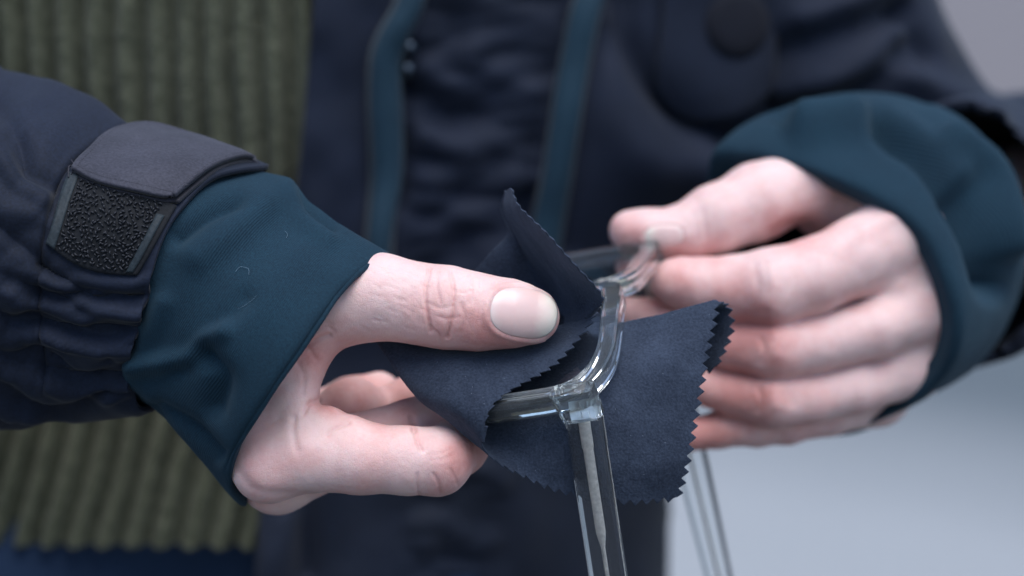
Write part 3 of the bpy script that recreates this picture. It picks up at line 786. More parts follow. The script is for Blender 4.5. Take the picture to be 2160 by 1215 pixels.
def disc(name, u, v, rpx, h, m, parent, bvh, dome=0.4, rimv=True):
    P, Nn = cast(bvh, [(u, v)], 0); c = P[0]; n = Nn[0]; r = rpx*K*(D+c[2])/D
    b1 = np.cross(n, [0, 1, 0]); b1 /= np.linalg.norm(b1); b2 = np.cross(n, b1)
    prof = [(0, h), (0.5, h*0.95), (0.72, h*0.85), (0.78, h*1.1), (0.93, h*1.1), (1.0, h*0.6), (1.0, -2)] if rimv else [(0, h), (0.6, h*0.97), (0.9, h*0.85), (1.0, h*0.4), (1.0, -2)]
    mm = 40; V = [c+n*prof[0][1]]; th = np.arange(mm)/mm*2*np.pi
    for q, z in prof[1:]: V += list(c+n*z+r*q*(np.cos(th)[:, None]*b1+np.sin(th)[:, None]*b2))
    F = [(0, 1+i, 1+(i+1) % mm) for i in range(mm)]
    for k_ in range(len(prof)-2):
        o_ = 1+k_*mm; F += [(o_+i, o_+mm+i, o_+mm+(i+1) % mm, o_+(i+1) % mm) for i in range(mm)]
    return make(name, V, F, m, parent)
for v in (96, 146): disc('snap_button', 862, v, 19, 3.0, SNAP, jacket, BJ)
# pocket flap with its round covered snap
def patch(name, ctrl, ns, nt_, m, parent, lift=0.0, thick=1.5, nz=None, raw=False, uvsc=(1, 1)):
    Cg = np.array(ctrl, float); Cg = pxa(Cg)
    A = cat_at(Cg, np.linspace(0, Cg.shape[0]-1, ns)); A = cat_at(A.transpose(1, 0, 2), np.linspace(0, Cg.shape[1]-1, nt_)).transpose(1, 0, 2)
    return A
flapU = []
for i in range(26):
    for j in range(26):
        s, t_ = i/25, j/25
        u = 1400+ (s)*235-20*t_; vb = 250-70*(abs(2*s-1)**3); v = -90+(vb+90)*t_
        flapU.append((u, v))
P, _ = cast(BJ, flapU, 0); Gf = smooth_grid(P, 26, 26, 20); Nf2_ = grid_normals(Gf); Nf2_ *= -np.sign(Nf2_[..., 2:3])
flap = make('pocket_flap', (Gf+Nf2_*4.0).reshape(-1, 3), grid_faces(26, 26), JACKET, jacket, recalc=False); solidify(flap, 2.0, 0)
disc('pocket_button', 1540, 50, 80, 8.0, JDARK, jacket, BJ, rimv=False)

# --- sleeve on the photo's left
J = [([(566, 352), (455, 372), (383, 440), (338, 520), (302, 650), (272, 780), (285, 850), (325, 866)], 40, 40),
     ([(440, 302), (310, 350), (240, 440), (200, 540), (185, 660), (180, 780), (200, 850), (235, 872)], 44, 43),
     ([(283, 268), (165, 350), (105, 470), (84, 600), (86, 740), (110, 850), (150, 885)], 47, 43),
     ([(180, 198), (60, 300), (0, 430), (-20, 580), (-20, 720), (0, 850), (50, 893)], 52, 52),
     ([(0, 145), (-120, 280), (-180, 450), (-200, 600), (-180, 760), (-130, 880), (-60, 903)], 60, 58),
     ([(-300, 95), (-400, 300), (-440, 500), (-440, 650), (-400, 800), (-350, 900), (-250, 925)], 85, 62),
     ([(-560, 90), (-640, 300), (-660, 500), (-660, 650), (-640, 800), (-600, 880), (-520, 900)], 150, 64),
     ([(-600, 40), (-660, 250), (-680, 450), (-680, 600), (-660, 750), (-620, 800), (-560, 820)], 230, 60)]
GJ = ring_loft(J, 300, 260)
def gathers(V, U):
    m = np.clip((330-U[:, 0])/40, 0, 1)*np.clip((U[:, 0]+40)/60, 0, 1)*np.clip((U[:, 1]-560)/50, 0, 1)*(V[:, 2] < 50)
    w_ = np.sin(U[:, 1]/11.5+2.2*fbm(np.stack([U[:, 0]/110, U[:, 1]/60, 0*U[:, 0]], 1), 3)+(U[:, 0]-190)**2/9000.0)
    r = m*w_*(1.9+0.8*fbm(np.stack([U[:, 0]/70, U[:, 1]/40, 0*U[:, 0]+3], 1), 2))
    # soft folds on the upper sleeve
    m2 = np.clip((160-U[:, 0])/90, 0, 1)*(V[:, 2] < 60)
    r = r+m2*2.2*fbm(np.stack([U[:, 0]/110+U[:, 1]/220, U[:, 1]/140, 0*U[:, 0]+9], 1), 3)
    return r
jl = [([(-10, 210), (40, 300), (60, 370), (110, 400)], 22, -2.6), ([(-30, 300), (30, 380), (85, 430)], 20, 2.6), ([(0, 480), (60, 530), (95, 560)], 16, -2.2), ([(-40, 420), (30, 450), (90, 470)], 20, 1.8),
      ([(270, 262), (150, 350), (98, 470), (82, 640), (95, 800)], 7, -1.6), ([(80, 560), (160, 600), (300, 628)], 9, -2.0), ([(85, 590), (180, 640), (292, 665)], 9, 1.6), ([(85, 660), (190, 690), (285, 700)], 8, -2.0), ([(85, 700), (180, 725), (280, 735)], 9, 1.6),
      ([(110, 760), (190, 800), (270, 800)], 9, -2.0), ([(95, 800), (170, 835), (268, 830)], 10, 1.5)]
sleeve, VJ = cloth_grid('sleeve', GJ, JACKET, jacket, True, folds=jl, nz=[(40, 0.9, (1, 1, 1))], thick=1.6, extra=gathers)
BS = bvh_of(VJ, grid_faces(300, 260, ct=True))
# hook-and-loop patch below the strap
def quad_patch(corners_top, corners_bot, n, m):
    A = catmull(np.array(corners_top, float), n); B = catmull(np.array(corners_bot, float), n)
    return [(A[i]*(1-j/(m-1))+B[i]*(j/(m-1))) for i in range(n) for j in range(m)]
hu = quad_patch([(148, 372), (220, 398), (300, 420), (372, 440)], [(98, 515), (160, 556), (225, 576), (292, 582)], 40, 30)
P, _ = cast(BS, hu, 0); Gh = smooth_grid(P, 40, 30, 25); Nh = grid_normals(Gh); Nh *= -np.sign(Nh[..., 2:3])
patchm = fabric('hook_base', (0.004, 0.005, 0.007), (0.009, 0.011, 0.015), 0.8, 0.02)
hp = make('hook_patch', (Gh+Nh*1.2).reshape(-1, 3), grid_faces(40, 30), patchm, jacket, recalc=False); solidify(hp, 1.4, 0)
# teal edging strips of the patch, left and right
for nm, i0, i1, j0, j1 in (('patch_edging', 0, 4, 0, 29), ('patch_edging', 34, 37, 5, 28)):
    S_ = (Gh+Nh*2.0)[i0:i1+1, j0:j1+1]; o = make(nm, S_.reshape(-1, 3), grid_faces(S_.shape[0], S_.shape[1]), PEDGE, jacket, recalc=False); solidify(o, 0.8, 0)
# the hook pile: small bent loops, nobody could count them
hv, hf = [], []
def bead(c, n, t1, ln, r):
    t2 = np.cross(n, t1); k0 = len(hv); segs = 6; m = 5
    for i in range(segs):
        a_ = i/(segs-1)*np.pi; p = c+t1*(-math.cos(a_))*ln*0.5+n*(math.sin(a_)*ln*0.75)
        tn = t1*math.sin(a_)+n*math.cos(a_)*0.75; tn /= np.linalg.norm(tn); nn = np.cross(t2, tn)
        for j in range(m):
            b_ = j/m*2*np.pi; hv.append(p+r*(math.cos(b_)*t2+math.sin(b_)*nn))
    for i in range(segs-1):
        for j in range(m): hf.append((k0+i*m+j, k0+i*m+(j+1) % m, k0+(i+1)*m+(j+1) % m, k0+(i+1)*m+j))
for i in range(23):
    for j in range(15):
        s = 5.4+i/22*27.8; t_ = 1.2+(j+0.5*(i % 2))/15*26.5+random.uniform(-.6, .6); s += random.uniform(-.5, .5)
        if random.random() < 0.06: continue
        a_, b_ = int(s), int(t_); c = (Gh+Nh*1.9)[min(a_, 39), min(b_, 29)]*1.0
        fa, fb = s-a_, t_-b_; c = (Gh[a_, b_]*(1-fa)*(1-fb)+Gh[min(a_+1, 39), b_]*fa*(1-fb)+Gh[a_, min(b_+1, 29)]*(1-fa)*fb+Gh[min(a_+1, 39), min(b_+1, 29)]*fa*fb)+Nh[a_, b_]*1.8
        n = Nh[a_, b_]; t1 = np.cross(n, [random.uniform(-1, 1), random.uniform(-1, 1), 0.2]); t1 /= np.linalg.norm(t1)
        bead(c, n, t1, random.uniform(0.75, 1.15), random.uniform(0.22, 0.30))
tag(make('hook_pile', np.array(hv), hf, HOOK, jacket), kind='stuff')
# strap over the cuff
top = [(276, 266), (330, 272), (430, 298), (520, 333), (566, 356)]
bot = [(150, 378), (215, 402), (290, 420), (345, 432), (380, 436)]
# left edge runs (276,266)-(150,378); right edge curves (566,356)-(450,366)-(380,436)
n, m = 60, 40; SU = []
right = catmull(np.array([(566, 356), (520, 346), (462, 362), (420, 396), (380, 436)], float), m); left = catmull(np.array([(276, 266), (225, 300), (180, 345), (150, 378)], float), m)
tc, bc = catmull(np.array(top, float), n), catmull(np.array(bot, float), n)
for i in range(n):
    for j in range(m):
        s, t_ = i/(n-1), j/(m-1)
        p = (1-t_)*tc[i]+t_*bc[i]+(1-s)*left[j]+s*right[j]-((1-s)*(1-t_)*tc[0]+s*(1-t_)*tc[-1]+(1-s)*t_*bc[0]+s*t_*bc[-1])
        SU.append(p)
SUi = [q+np.array([0, 6.0])*max(0, 1-(k_ % m)/8) for k_, q in enumerate(SU)]
P, _ = cast(BS, SUi, 0)
hit = np.array([BS.ray_cast(CAMS, (Vector(px(u, v, 0))-CAMS).normalized())[0] is not None for u, v in SUi])
st_ = np.stack(np.meshgrid(np.linspace(-1, 1, n), np.linspace(-1, 1, m), indexing='ij'), -1).reshape(-1, 2)
bas = np.stack([st_[:, 0]**i*st_[:, 1]**j for i in range(5) for j in range(5) if i+j <= 5], 1)
cf_, *_ = np.linalg.lstsq(bas[hit], P[hit, 2], rcond=None)
P[:, 2] = bas @ cf_
Gst = smooth_grid(pxa(np.concatenate([np.array(SU), P[:, 2:3]], 1)), n, m, 6)
Nst = grid_normals(Gst); Nst *= -np.sign(Nst[..., 2:3]); Nst = smooth_grid(Nst.reshape(-1, 3), n, m, 10)
lift = 2.6+1.2*np.linspace(0, 1, m)[None, :, None]
puff = 0.5*fbm(Gst.reshape(-1, 3)/14, 2).reshape(n, m, 1)
Gst2 = Gst+Nst*(lift+puff)
st = make('cuff_strap', Gst2.reshape(-1, 3), grid_faces(n, m), STRAP, jacket, recalc=False); solidify(st, 1.5, 0)
Gst1 = Gst+Nst*(lift-1.7)
st2 = make('strap_backing', Gst1[1:-1, 2:].reshape(-1, 3)+np.array([0.4, -0.5, 0]), grid_faces(n-2, m-2), EDGE, jacket, recalc=False); solidify(st2, 1.1, 0)
# stitching round the strap, stuff
hv, hf = [], []
def stitch_row(pts, nrm):
    for a_, b_, n in zip(pts[:-1:2], pts[1::2], nrm[::2]):
        t_ = b_-a_; L = np.linalg.norm(t_); 
        if L < 1e-6: continue
        t_ /= L; s_ = np.cross(n, t_); s_ /= np.linalg.norm(s_)+1e-9; k0 = len(hv)
        for q, hh in ((0.1, 0.0), (0.3, 0.12), (0.7, 0.12), (0.9, 0.0)):
            for sd_ in (-1, 1): hv.append(a_+t_*L*q+s_*0.11*sd_+n*(0.78+hh))
        for i in range(3): hf.append((k0+2*i, k0+2*i+1, k0+2*i+3, k0+2*i+2))
dense = cat_at(Gst2, np.linspace(0, n-1, 150)); dn = cat_at(Nst, np.linspace(0, n-1, 150))
stitch_row(dense[6:-6, m-4], dn[6:-6, m-4])
dl = cat_at(Gst2[3], np.linspace(1, m-4, 60)); dln = cat_at(Nst[3], np.linspace(1, m-4, 60)); stitch_row(dl, dln)
dr = cat_at(Gst2[-4], np.linspace(1, m-4, 60)); drn = cat_at(Nst[-4], np.linspace(1, m-4, 60)); stitch_row(dr, drn)
tag(make('stitching', np.array(hv), hf, THREAD, jacket), kind='stuff')
# frayed thread at the strap's corner
def fibre(name, pts, r, m, parent, n=18):
    Pc = catmull(np.array(pts), n); T = np.gradient(Pc, axis=0); T /= np.linalg.norm(T, axis=1, keepdims=True); V = []; k = 5
    for p, t_ in zip(Pc, T):
        b1 = np.cross(t_, [0.3, 0.2, 1]); b1 /= np.linalg.norm(b1); b2 = np.cross(t_, b1)
        for j in range(k): V.append(p+r*(math.cos(j/k*6.283)*b1+math.sin(j/k*6.283)*b2))
    return make(name, V, grid_faces(n, k, ct=True), m, parent)
def on(bvh, pts, lift): return cast(bvh, pts, lift)[0]
fibre('loose_thread', on(BS, [(146, 385), (150, 365), (144, 352), (147, 343)], 2.5), 0.22, THREAD, jacket)
fibre('loose_thread', on(BS, [(150, 380), (156, 366), (160, 352)], 2.5), 0.2, THREAD, jacket)

# --- inner cuff on the photo's left
Cr = [([(775, 548), (725, 606), (672, 680), (606, 778), (534, 890), (500, 960), (498, 1012), (522, 1040)], (18, 30), 23),
      ([(812, 540), (742, 598), (686, 668), (614, 772), (538, 888), (494, 966), (489, 1020), (518, 1056)], (16, 31), 27),
      ([(819, 534), (742, 588), (686, 658), (614, 762), (536, 882), (488, 962), (485, 1024), (514, 1064)], (16.5, 31), 28.5),
      ([(800, 524), (724, 572), (664, 648), (590, 756), (512, 874), (466, 950), (466, 1002), (492, 1048)], (17.5, 31), 30),
      ([(720, 478), (640, 552), (570, 656), (498, 770), (426, 880), (396, 930), (425, 972)], (23, 31), 32),
      ([(655, 428), (575, 500), (500, 600), (425, 705), (350, 810), (322, 850), (350, 892)], 29, 33),
      ([(612, 382), (505, 432), (430, 512), (372, 610), (318, 725), (282, 800), (300, 850)], 34, 34.5),
      ([(548, 362), (440, 402), (368, 474), (324, 560), (286, 680), (268, 790), (285, 845)], 38, 35),
      ([(450, 340), (350, 400), (280, 480), (240, 570), (210, 690), (200, 790), (220, 840)], 42, 33)]
GC = ring_loft(Cr, 260, 260)
cf = [([(345, 640), (300, 740), (275, 800)], 22, 1.2), ([(300, 770), (390, 755), (440, 715), (480, 700)], 20, 2.4), ([(440, 745), (470, 790), (450, 860)], 26, -2.6), ([(380, 500), (440, 455), (500, 430)], 20, -2.2), ([(420, 540), (500, 480), (560, 430)], 34, 1.6),
      ([(640, 400), (660, 450), (700, 480)], 14, -1.8), ([(600, 400), (630, 460), (690, 510)], 20, 1.4), ([(520, 640), (470, 690), (380, 770)], 26, -1.2), ([(560, 860), (620, 760), (700, 640), (780, 560)], 9, -0.35), ([(330, 860), (400, 900), (460, 960)], 18, -1.8), ([(620, 560), (540, 660), (480, 740)], 60, 1.5)]
cf = [(l_, s_, h_*1.6) for l_, s_, h_ in cf]+[([(786, 556), (716, 622), (656, 702), (582, 806), (512, 915), (476, 990)], 4.5, -0.4)]
cuffL, VC = cloth_grid('inner_cuff', GC, CUFF, jacket, True, folds=cf, nz=[(34, 0.7, (1, 1, 1))], thick=1.0, uvscale=(2.2, 5.0))
BC = bvh_of(VC, grid_faces(260, 260, ct=True))
LINT = plain('lint', (0.12, 0.19, 0.25), 0.9)
fibre('lint', on(BC, [(498, 576), (506, 567), (517, 568), (526, 572), (527, 584)], 1.0), 0.045, LINT, jacket, 30)
fibre('lint', on(BC, [(505, 655), (520, 648), (536, 636), (545, 626)], 0.9), 0.035, LINT, jacket)
fibre('lint', on(BC, [(600, 492), (606, 500), (603, 508)], 0.9), 0.045, LINT, jacket)
# --- inner cuff on the photo's right: closed rings given point by point (u, v, d)
R0 = [(1545, 372, 132), (1620, 362, 122), (1720, 384, 112), (1835, 436, 104), (1920, 500, 98), (1972, 590, 96), (1990, 690, 98), (1960, 765, 104), (1880, 840, 114), (1770, 885, 128), (1690, 800, 160), (1620, 650, 176), (1560, 480, 160)]
R1 = [(1506, 340, 130), (1590, 318, 118), (1710, 346, 106), (1850, 404, 97), (1955, 478, 92), (2012, 588, 90), (2030, 695, 92), (1995, 790, 100), (1900, 866, 112), (1745, 918, 130), (1660, 820, 168), (1580, 660, 186), (1510, 470, 166)]
R2 = [(1512, 322, 134), (1610, 262, 130), (1740, 258, 122), (1890, 300, 116), (2010, 380, 112), (2085, 500, 112), (2100, 640, 116), (2050, 760, 124), (1950, 845, 134), (1800, 905, 148), (1690, 820, 185), (1610, 650, 200), (1530, 450, 180)]
R3 = [(1560, 300, 150), (1660, 228, 150), (1800, 196, 146), (1935, 216, 142), (2056, 290, 140), (2138, 440, 142), (2150, 590, 146), (2090, 730, 152), (1990, 810, 160), (1860, 850, 172), (1750, 780, 205), (1680, 640, 218), (1610, 440, 198)]
R4 = [(1680, 300, 175), (1760, 240, 176), (1870, 222, 174), (1990, 245, 172), (2090, 320, 172), (2145, 440, 174), (2150, 570, 178), (2100, 680, 184), (2020, 740, 192), (1930, 760, 204), (1850, 700, 224), (1790, 580, 232), (1710, 420, 215)]
R5 = [(1850, 330, 205), (1900, 290, 206), (1980, 280, 204), (2060, 300, 202), (2130, 360, 202), (2165, 450, 204), (2165, 540, 208), (2130, 620, 214), (2070, 650, 222), (2010, 650, 232), (1960, 610, 244), (1920, 530, 248), (1870, 420, 236)]
ctrl = pxa(np.array([R0, R1, R2, R3, R4, R5], float))
ctrl = np.stack([catmull(c, 200, True) for c in ctrl])
GR = cat_at(ctrl, np.linspace(0, 5, 150))
rf = [([(1850, 270), (1950, 340), (2040, 460), (2090, 600)], 30, -5.0), ([(1700, 270), (1800, 260), (1900, 290), (2000, 380)], 40, 3.0), ([(1640, 230), (1800, 170), (1950, 190)], 24, -3.5), ([(2000, 300), (2080, 380), (2120, 520)], 26, 2.5)]
rf = [(l_, s_*0.85, h_*3.3) for l_, s_, h_ in rf]
cuffR, VR = cloth_grid('inner_cuff', GR, CUFF, jacket, True, folds=rf, nz=[(45, 1.2, (1, 1, 1))], thick=1.4, uvscale=(2.2, 5.0))
# --- sleeve on the photo's right
def arm_px(l): return [(px(u, v, d), r) for u, v, d, r in l]
SU_ = arm_px([(1590, -420, 300, 66), (1660, -150, 290, 56), (1735, 70, 282, 47), (1900, 400, 296, 47), (2180, 470, 325, 50), (2400, 390, 335, 46)])
SF_ = arm_px([(2400, 390, 335, 46), (2200, 440, 262, 38), (2060, 480, 212, 44), (2005, 500, 186, 47)])
SC_ = arm_px([(2200, 440, 262, 30), (2060, 480, 212, 40), (1960, 510, 165, 46)])
def sl(P):
    f = smin(chain_sdf(P, SU_, 10), chain_sdf(P, SF_, 8), 12)
    return np.maximum(f, -chain_sdf(P, SC_, 4))
lo, hi = bounds([SU_, SF_], 10)
Vs, Qs, Ns = sdf_mesh(sl, lo, hi, 3.0, 1)
Us = uv_of(Vs)
sf = [([(1640, 250), (1760, 210), (1900, 110)], 34, -9), ([(1660, 190), (1780, 150), (1900, 70)], 30, 6), ([(1640, 110), (1780, 60), (1900, 20)], 30, -7), ([(1700, 40), (1800, 10), (1900, -30)], 30, 6), ([(1760, 180), (1860, 140), (2000, 200), (2100, 250)], 34, 6), ([(1900, 20), (1930, 70), (1960, 120)], 24, -5)]
Vs = displace(Vs, Ns, sf); Vs = Vs+Ns*(2.6*fbm(Vs/42, 3))[:, None]
make('sleeve', Vs, Qs, JACKET, jacket)

# ------------------------------------------------------------------ cleaning cloth
def bicubic(ctrl, ns, nt_):
    Cg = np.array(ctrl, float)
    return lambda s, t_: None
def cloth_patch(ctrl, ns, nt_, teeth, depth=1.5, pitch=3.4, row_w=0.10, wob=0.0):
    """teeth: subset of 's0','s1','t0','t1' edges to pink"""
    Cg = pxa(np.array(ctrl, float))
    A = cat_at(Cg, np.linspace(0, Cg.shape[0]-1, ns)); A = cat_at(A.transpose(1, 0, 2), np.linspace(0, Cg.shape[1]-1, nt_)).transpose(1, 0, 2)
    A = A+0.0
    Nn = grid_normals(A)
    V = A.reshape(-1, 3)
    A = A+Nn*(wob*fbm(V/9.0, 3)+2.2*wob*fbm(V/21.0+4.0, 2)).reshape(ns, nt_, 1)
    def pink(A):                                  # acts on the last rows of axis 0
        edge = A[-1]; L = np.concatenate([[0], np.cumsum(np.linalg.norm(np.diff(edge, axis=0), axis=1))])
        k = max(2, round(L[-1]/pitch)); ph_ = (L/L[-1]*k) % 1.0
        tr = np.abs(ph_*2-1)                      # 1 at tooth valley
        out = A[-1]-A[-6]; out /= np.linalg.norm(out, axis=1, keepdims=True)+1e-9
        rows = 5
        for q in range(rows):
            wgt = ((rows-q)/rows)
            A[-1-q] = A[-1-q]+out*((1-tr)*depth*wgt-0.4*depth*wgt)[:, None]
        return A
    for e_ in teeth:
        if e_ == 's1': A = pink(A)
        elif e_ == 's0': A = pink(A[::-1].copy())[::-1].copy()
        elif e_ == 't1': A = pink(A.transpose(1, 0, 2).copy()).transpose(1, 0, 2).copy()
        elif e_ == 't0': A = pink(A[:, ::-1].transpose(1, 0, 2).copy()).transpose(1, 0, 2)[:, ::-1].copy()
    return A
roll = [
    [(1262, 655, 19), (1160, 690, 24), (960, 690, 25), (775, 690, 26), (940, 670, 40), (1150, 680, 34), (1310, 683, 25), (1516, 634, 23)],
    [(1222, 712, 14), (1120, 728, 18), (960, 730, 19), (800, 735, 24), (950, 720, 36), (1160, 725, 27), (1325, 730, 19), (1504, 690, 19)],
    [(1160, 775, 9), (1060, 775, 10), (950, 768, 11), (832, 780, 19), (960, 765, 32), (1170, 775, 21), (1340, 780, 13), (1488, 760, 16)],
    [(1060, 834, 4), (1005, 848, 3), (945, 846, 5), (872, 830, 16), (985, 845, 27), (1180, 870, 11), (1330, 880, 9.5), (1472, 860, 14)],
    [(1026, 880, 2), (1008, 896, 2), (985, 903, 5), (958, 903, 12), (1030, 920, 19), (1180, 960, 10), (1320, 985, 10), (1452, 968, 13)],
    [(1024, 918, 3), (1017, 932, 4), (1016, 946, 7), (1034, 968, 11), (1085, 998, 12.5), (1190, 1038, 13), (1310, 1058, 12.5), (1430, 1052, 16)],
]
peak = [
    [(1064, 402, 30), (1066, 402, 30), (1069, 403, 29), (1074, 399, 25), (1080, 396, 22)],
    [(1058, 440, 36), (1062, 442, 35), (1067, 446, 34), (1082, 440, 25), (1097, 438, 15)],
    [(1074, 490, 42), (1086, 497, 38), (1100, 508, 37), (1124, 496, 22), (1146, 487, 8)],
    [(1030, 540, 46), (1085, 552, 41), (1132, 565, 40), (1164, 551, 22), (1192, 536, 5)],
    [(985, 595, 50), (1080, 607, 44), (1160, 618, 40), (1198, 602, 22), (1232, 580, 5)],
    [(950, 655, 50), (1090, 662, 42), (1180, 664, 33), (1226, 650, 21), (1270, 630, 9)],
    [(950, 700, 40), (1090, 705, 32), (1170, 702, 26), (1215, 688, 21), (1256, 660, 17)],
]
back = [
    [(1300, 686, 26), (1390, 664, 25), (1460, 648, 24), (1514, 634, 23)],
    [(1300, 690, 33), (1390, 670, 33), (1470, 655, 32), (1536, 648, 29)],
    [(1320, 740, 36), (1410, 720, 36), (1480, 710, 34), (1543, 700, 30)],
    [(1330, 800, 36), (1410, 790, 36), (1470, 790, 34), (1512, 775, 30)],
]
G1 = cloth_patch(roll, 260, 420, ['t0', 't1', 's1'], 2.05, 3.4, wob=0.35)
G2 = cloth_patch(peak, 220, 120, ['t1'], 1.5, 3.4, wob=0.25)
G3 = cloth_patch(back, 120, 110, ['t1', 's1'], 2.0, 3.4, wob=0.2)
Vc = np.concatenate([G1.reshape(-1, 3), G2.reshape(-1, 3), G3.reshape(-1, 3)])
Fc = np.concatenate([grid_faces(260, 420), grid_faces(220, 120)+260*420, grid_faces(120, 110)+260*420+220*120])
cloth = make('cleaning_cloth', Vc, Fc, CLOTH, None, recalc=False)
solidify(cloth, 0.45, 0)
tag(cloth, 'dark blue microfibre cloth with pinked edges folded round the near lens', 'cloth')

# ------------------------------------------------------------------ eyeglasses
H0, BR, FE = px(1245, 838, -2), px(1298, 640, 30), px(1385, 526, 100)
brow = np.array([H0, px(1282, 745, 12), BR, px(1335, 590, 58), FE])
fine = catmull(brow, 400); sl_ = np.concatenate([[0], np.cumsum(np.linalg.norm(np.diff(fine, axis=0), axis=1))]); LB = sl_[-1]
S_DIR = np.array([-27.0, -4.5, 10.5]); S_DIR /= np.linalg.norm(S_DIR)
T_DIR = px(1292, 1215, 6)-px(1240, 870, -2); T_DIR /= np.linalg.norm(T_DIR)
T_MAIN = T_DIR
def fr_pt(x, y, z):
    """x along the brow (mm), y down the lens, z towards the temples"""
    x = np.asarray(x, float); xc = np.clip(x, 0, LB)
    P = np.stack([np.interp(xc, sl_, fine[:, i]) for i in range(3)], -1)
    x2 = np.clip(xc+0.5, 0, LB); x1 = np.clip(xc-0.5, 0, LB)
    tx = np.stack([np.interp(x2, sl_, fine[:, i])-np.interp(x1, sl_, fine[:, i]) for i in range(3)], -1); tx /= np.linalg.norm(tx, axis=-1, keepdims=True)
    zn = np.cross(tx, S_DIR); zn /= np.linalg.norm(zn, axis=-1, keepdims=True); zn = zn*np.sign((zn @ T_DIR))[..., None]
    return P+tx*(x-xc)[..., None]+np.asarray(y, float)[..., None]*S_DIR+np.asarray(z, float)[..., None]*zn
glasses = tag(empty('eyeglasses', tuple(world(px(1300, 640, 30))[0])), 'clear plastic framed eyeglasses held between both hands', 'eyeglasses')
LW, LH_ = LB*0.215, 18.5
cxs = [LB*0.245, LB*0.755]; cy = 21.0
def sup(th, a_, b_, n=4.4):
    c, s = np.cos(th), np.sin(th); return np.sign(c)*np.abs(c)**(2/n)*a_, np.sign(s)*np.abs(s)**(2/n)*b_
fv, ff = [], []
def add_grid(Gp, cs, ct):
    k0 = sum(len(q) for q in fv); fv.append(Gp.reshape(-1, 3)); ff.append(grid_faces(Gp.shape[0], Gp.shape[1], cs, ct)+k0)
sect = [(-1, -.7), (-.85, -1), (.85, -1), (1, -.7), (1, .7), (.85, 1), (-.85, 1), (-1, .7)]
def rim_grid(cx):
    n = 240; th = np.arange(n)/n*2*np.pi; g = []
    for (sx, sz) in sect:
        a_ = LW+2.6+sx*2.6; b_ = LH_+2.6+sx*2.6; X, Y = sup(th, a_, b_)
        g.append(fr_pt(cx+X, cy+Y, np.full(n, sz*3.3)))
    return np.stack(g, 1)
for cx in cxs: add_grid(rim_grid(cx), True, True)
# bridge: a bar from rim to rim, saddle shaped
n = 30; xs = np.linspace(cxs[0]+LW+1.5, cxs[1]-LW-1.5, n); g = []
yb = 13+2.5*((xs-LB/2)/(xs[-1]-LB/2))**2
for (sx, sz) in sect: g.append(fr_pt(xs, yb+sx*3.2, np.full(n, sz*2.3)-1.0))
Gb = np.stack(g, 1); add_grid(Gb, False, True)
# end pieces: from the outer top corner of the rim back to the hinge
def endpiece(x0, sgn):
    n = 16; t_ = np.linspace(0, 1, n); g = []
    for (sx, sz) in sect:
        X = x0-sgn*(t_*0+0.2)+sgn*sz*2.6*(1-0.1*t_); Y = 4.6+sx*(6.4-0.7*t_); Z = -3.4+t_*10.6
        g.append(fr_pt(np.full(n, 0.0)+X, Y, Z))
    Gx = np.stack(g, 1)
    # close both ends
    c0 = Gx[0].mean(0, keepdims=True).repeat(8, 0)[None]; c1 = Gx[-1].mean(0, keepdims=True).repeat(8, 0)[None]
    return np.concatenate([c0*0.999+Gx[:1]*0.001, Gx, c1*0.999+Gx[-1:]*0.001])
for x0, sg in ((0.9, 1), (LB-0.9, -1)): add_grid(endpiece(x0, sg), False, True)
frame = make('front_frame', np.concatenate(fv), np.concatenate(ff), ACRYL, glasses, smooth=False)
for p in frame.data.polygons: p.use_smooth = True
frame.data.set_sharp_from_angle(angle=math.radians(14)) if hasattr(frame.data, 'set_sharp_from_angle') else None
for cx in cxs:
    n, k = 96, 10; th = np.arange(n)/n*2*np.pi; top_, bot_ = [], []
    for q in range(1, k+1):
        X, Y = sup(th, (LW+0.4)*q/k, (LH_+0.4)*q/k); dome = -0.8*(1-(q/k)**2)
        top_.append(fr_pt(cx+X, cy+Y, np.full(n, dome-0.7))); bot_.append(fr_pt(cx+X, cy+Y, np.full(n, dome+0.7)))
    A = np.stack(top_+bot_[::-1]); V = np.concatenate([A.reshape(-1, 3), fr_pt(np.array([cx]), np.array([cy]), np.array([-1.5])), fr_pt(np.array([cx]), np.array([cy]), np.array([-0.1]))])
    F = [tuple(q) for q in grid_faces(2*k, n, False, True).tolist()]; c0 = 2*k*n
    F += [(c0, i, (i+1) % n) for i in range(n)]+[(c0+1, (2*k-1)*n+(i+1) % n, (2*k-1)*n+i) for i in range(n)]
    make('lens', V, F, LENS, frame)
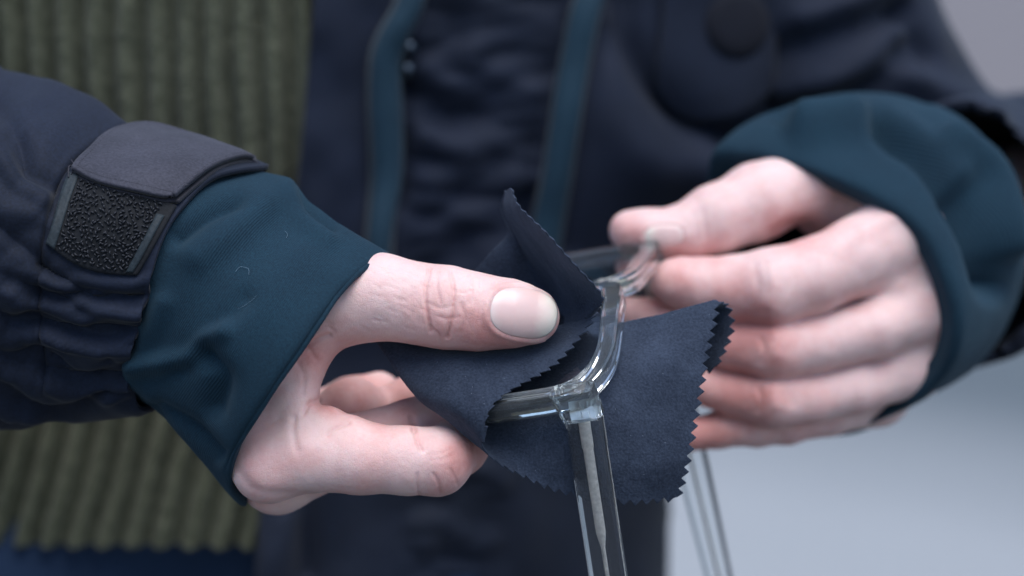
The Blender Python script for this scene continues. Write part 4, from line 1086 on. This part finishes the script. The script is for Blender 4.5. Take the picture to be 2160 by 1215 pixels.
def temple(x0, start_z, away=0.0):
    T_DIR = T_MAIN+np.array([0.10*(away > 0), 0, away]); T_DIR = T_DIR/np.linalg.norm(T_DIR)
    base = fr_pt(np.array([x0]), np.array([4.6]), np.array([start_z]))[0]
    xd = np.cross(S_DIR, T_DIR); xd /= np.linalg.norm(xd); yd = np.cross(T_DIR, xd); yd *= np.sign(yd @ S_DIR)
    tt = np.linspace(0, 168, 90); hook = np.clip((tt-126)/42, 0, 1)**1.6*24
    cen = base+T_DIR*tt[:, None]+yd*hook[:, None]
    hh = np.interp(tt, [0, 70, 125, 168], [5.4, 5.4, 4.2, 3.0]); xx = np.interp(tt, [0, 168], [2.1, 1.7])
    g = []
    for (sx, sz) in [(-1, -.6), (-.86, -1), (.86, -1), (1, -.6), (1, .6), (.86, 1), (-.86, 1), (-1, .6)]:
        g.append(cen+yd*(sx*hh)[:, None]+xd*(sz*xx)[:, None])
    Gx = np.stack(g, 1)
    c0 = Gx[0].mean(0, keepdims=True).repeat(8, 0)[None]; c1 = Gx[-1].mean(0, keepdims=True).repeat(8, 0)[None]
    Gx = np.concatenate([c0*0.999+Gx[:1]*0.001, Gx, c1*0.999+Gx[-1:]*0.001])
    t_ob = make('temple', Gx.reshape(-1, 3), grid_faces(Gx.shape[0], 8, False, True), TEMPLE, glasses)
    t_ob.data.set_sharp_from_angle(angle=math.radians(30))
    # metal core wire
    tw = np.concatenate([np.linspace(1.0, 46, 60), np.linspace(47, 120, 30)]); hk = np.clip((tw-126)/42, 0, 1)**1.6*24
    cw = base+T_DIR*tw[:, None]+yd*hk[:, None]
    wd = np.interp(tw, [1, 9, 9.4, 34, 38.5, 46, 120], [1.75, 1.75, 1.5, 1.45, 0.6, 0.55, 0.5])
    g = [cw+yd*(sx*wd)[:, None]+xd*sz*0.45 for sx, sz in ((-1, -.6), (-.85, -1), (.85, -1), (1, -.6), (1, .6), (.85, 1), (-.85, 1), (-1, .6))]
    Gx = np.stack(g, 1); c0 = Gx[0].mean(0, keepdims=True).repeat(8, 0)[None]; c1 = Gx[-1].mean(0, keepdims=True).repeat(8, 0)[None]
    Gx = np.concatenate([c0*0.99+Gx[:1]*0.01, Gx, c1*0.99+Gx[-1:]*0.01])
    make('core_wire', Gx.reshape(-1, 3), grid_faces(Gx.shape[0], 8, False, True), METAL, t_ob)
    # hinge: plate with two barrels, seen through the end piece
    hv_, hf_ = [], []
    def bx(c, sy, sx, st):
        k0 = len(hv_)
        for i in (-1, 1):
            for j in (-1, 1):
                for k in (-1, 1): hv_.append(c+yd*sy*i+xd*sx*j+T_DIR*st*k)
        hf_.extend([tuple(k0+q for q in f) for f in ((0, 1, 3, 2), (4, 6, 7, 5), (0, 4, 5, 1), (2, 3, 7, 6), (0, 2, 6, 4), (1, 5, 7, 3))])
    for i in (-1, 1):
        for j in (0, 1): bx(base+yd*(i*1.15-0.4)-T_DIR*(1.8+j*3.4)+xd*(-np.sign(xd[2]))*0.7, 0.6, 0.7, 1.0)
    sg_ = -np.sign(xd[2]); bx(base-T_DIR*3.4-xd*sg_*0.5, 3.7, 0.25, 3.6)
    make('hinge', hv_, hf_, HINGE, t_ob, smooth=False)
temple(0.9, 7.3); temple(LB-0.9, 7.3, 0.2)
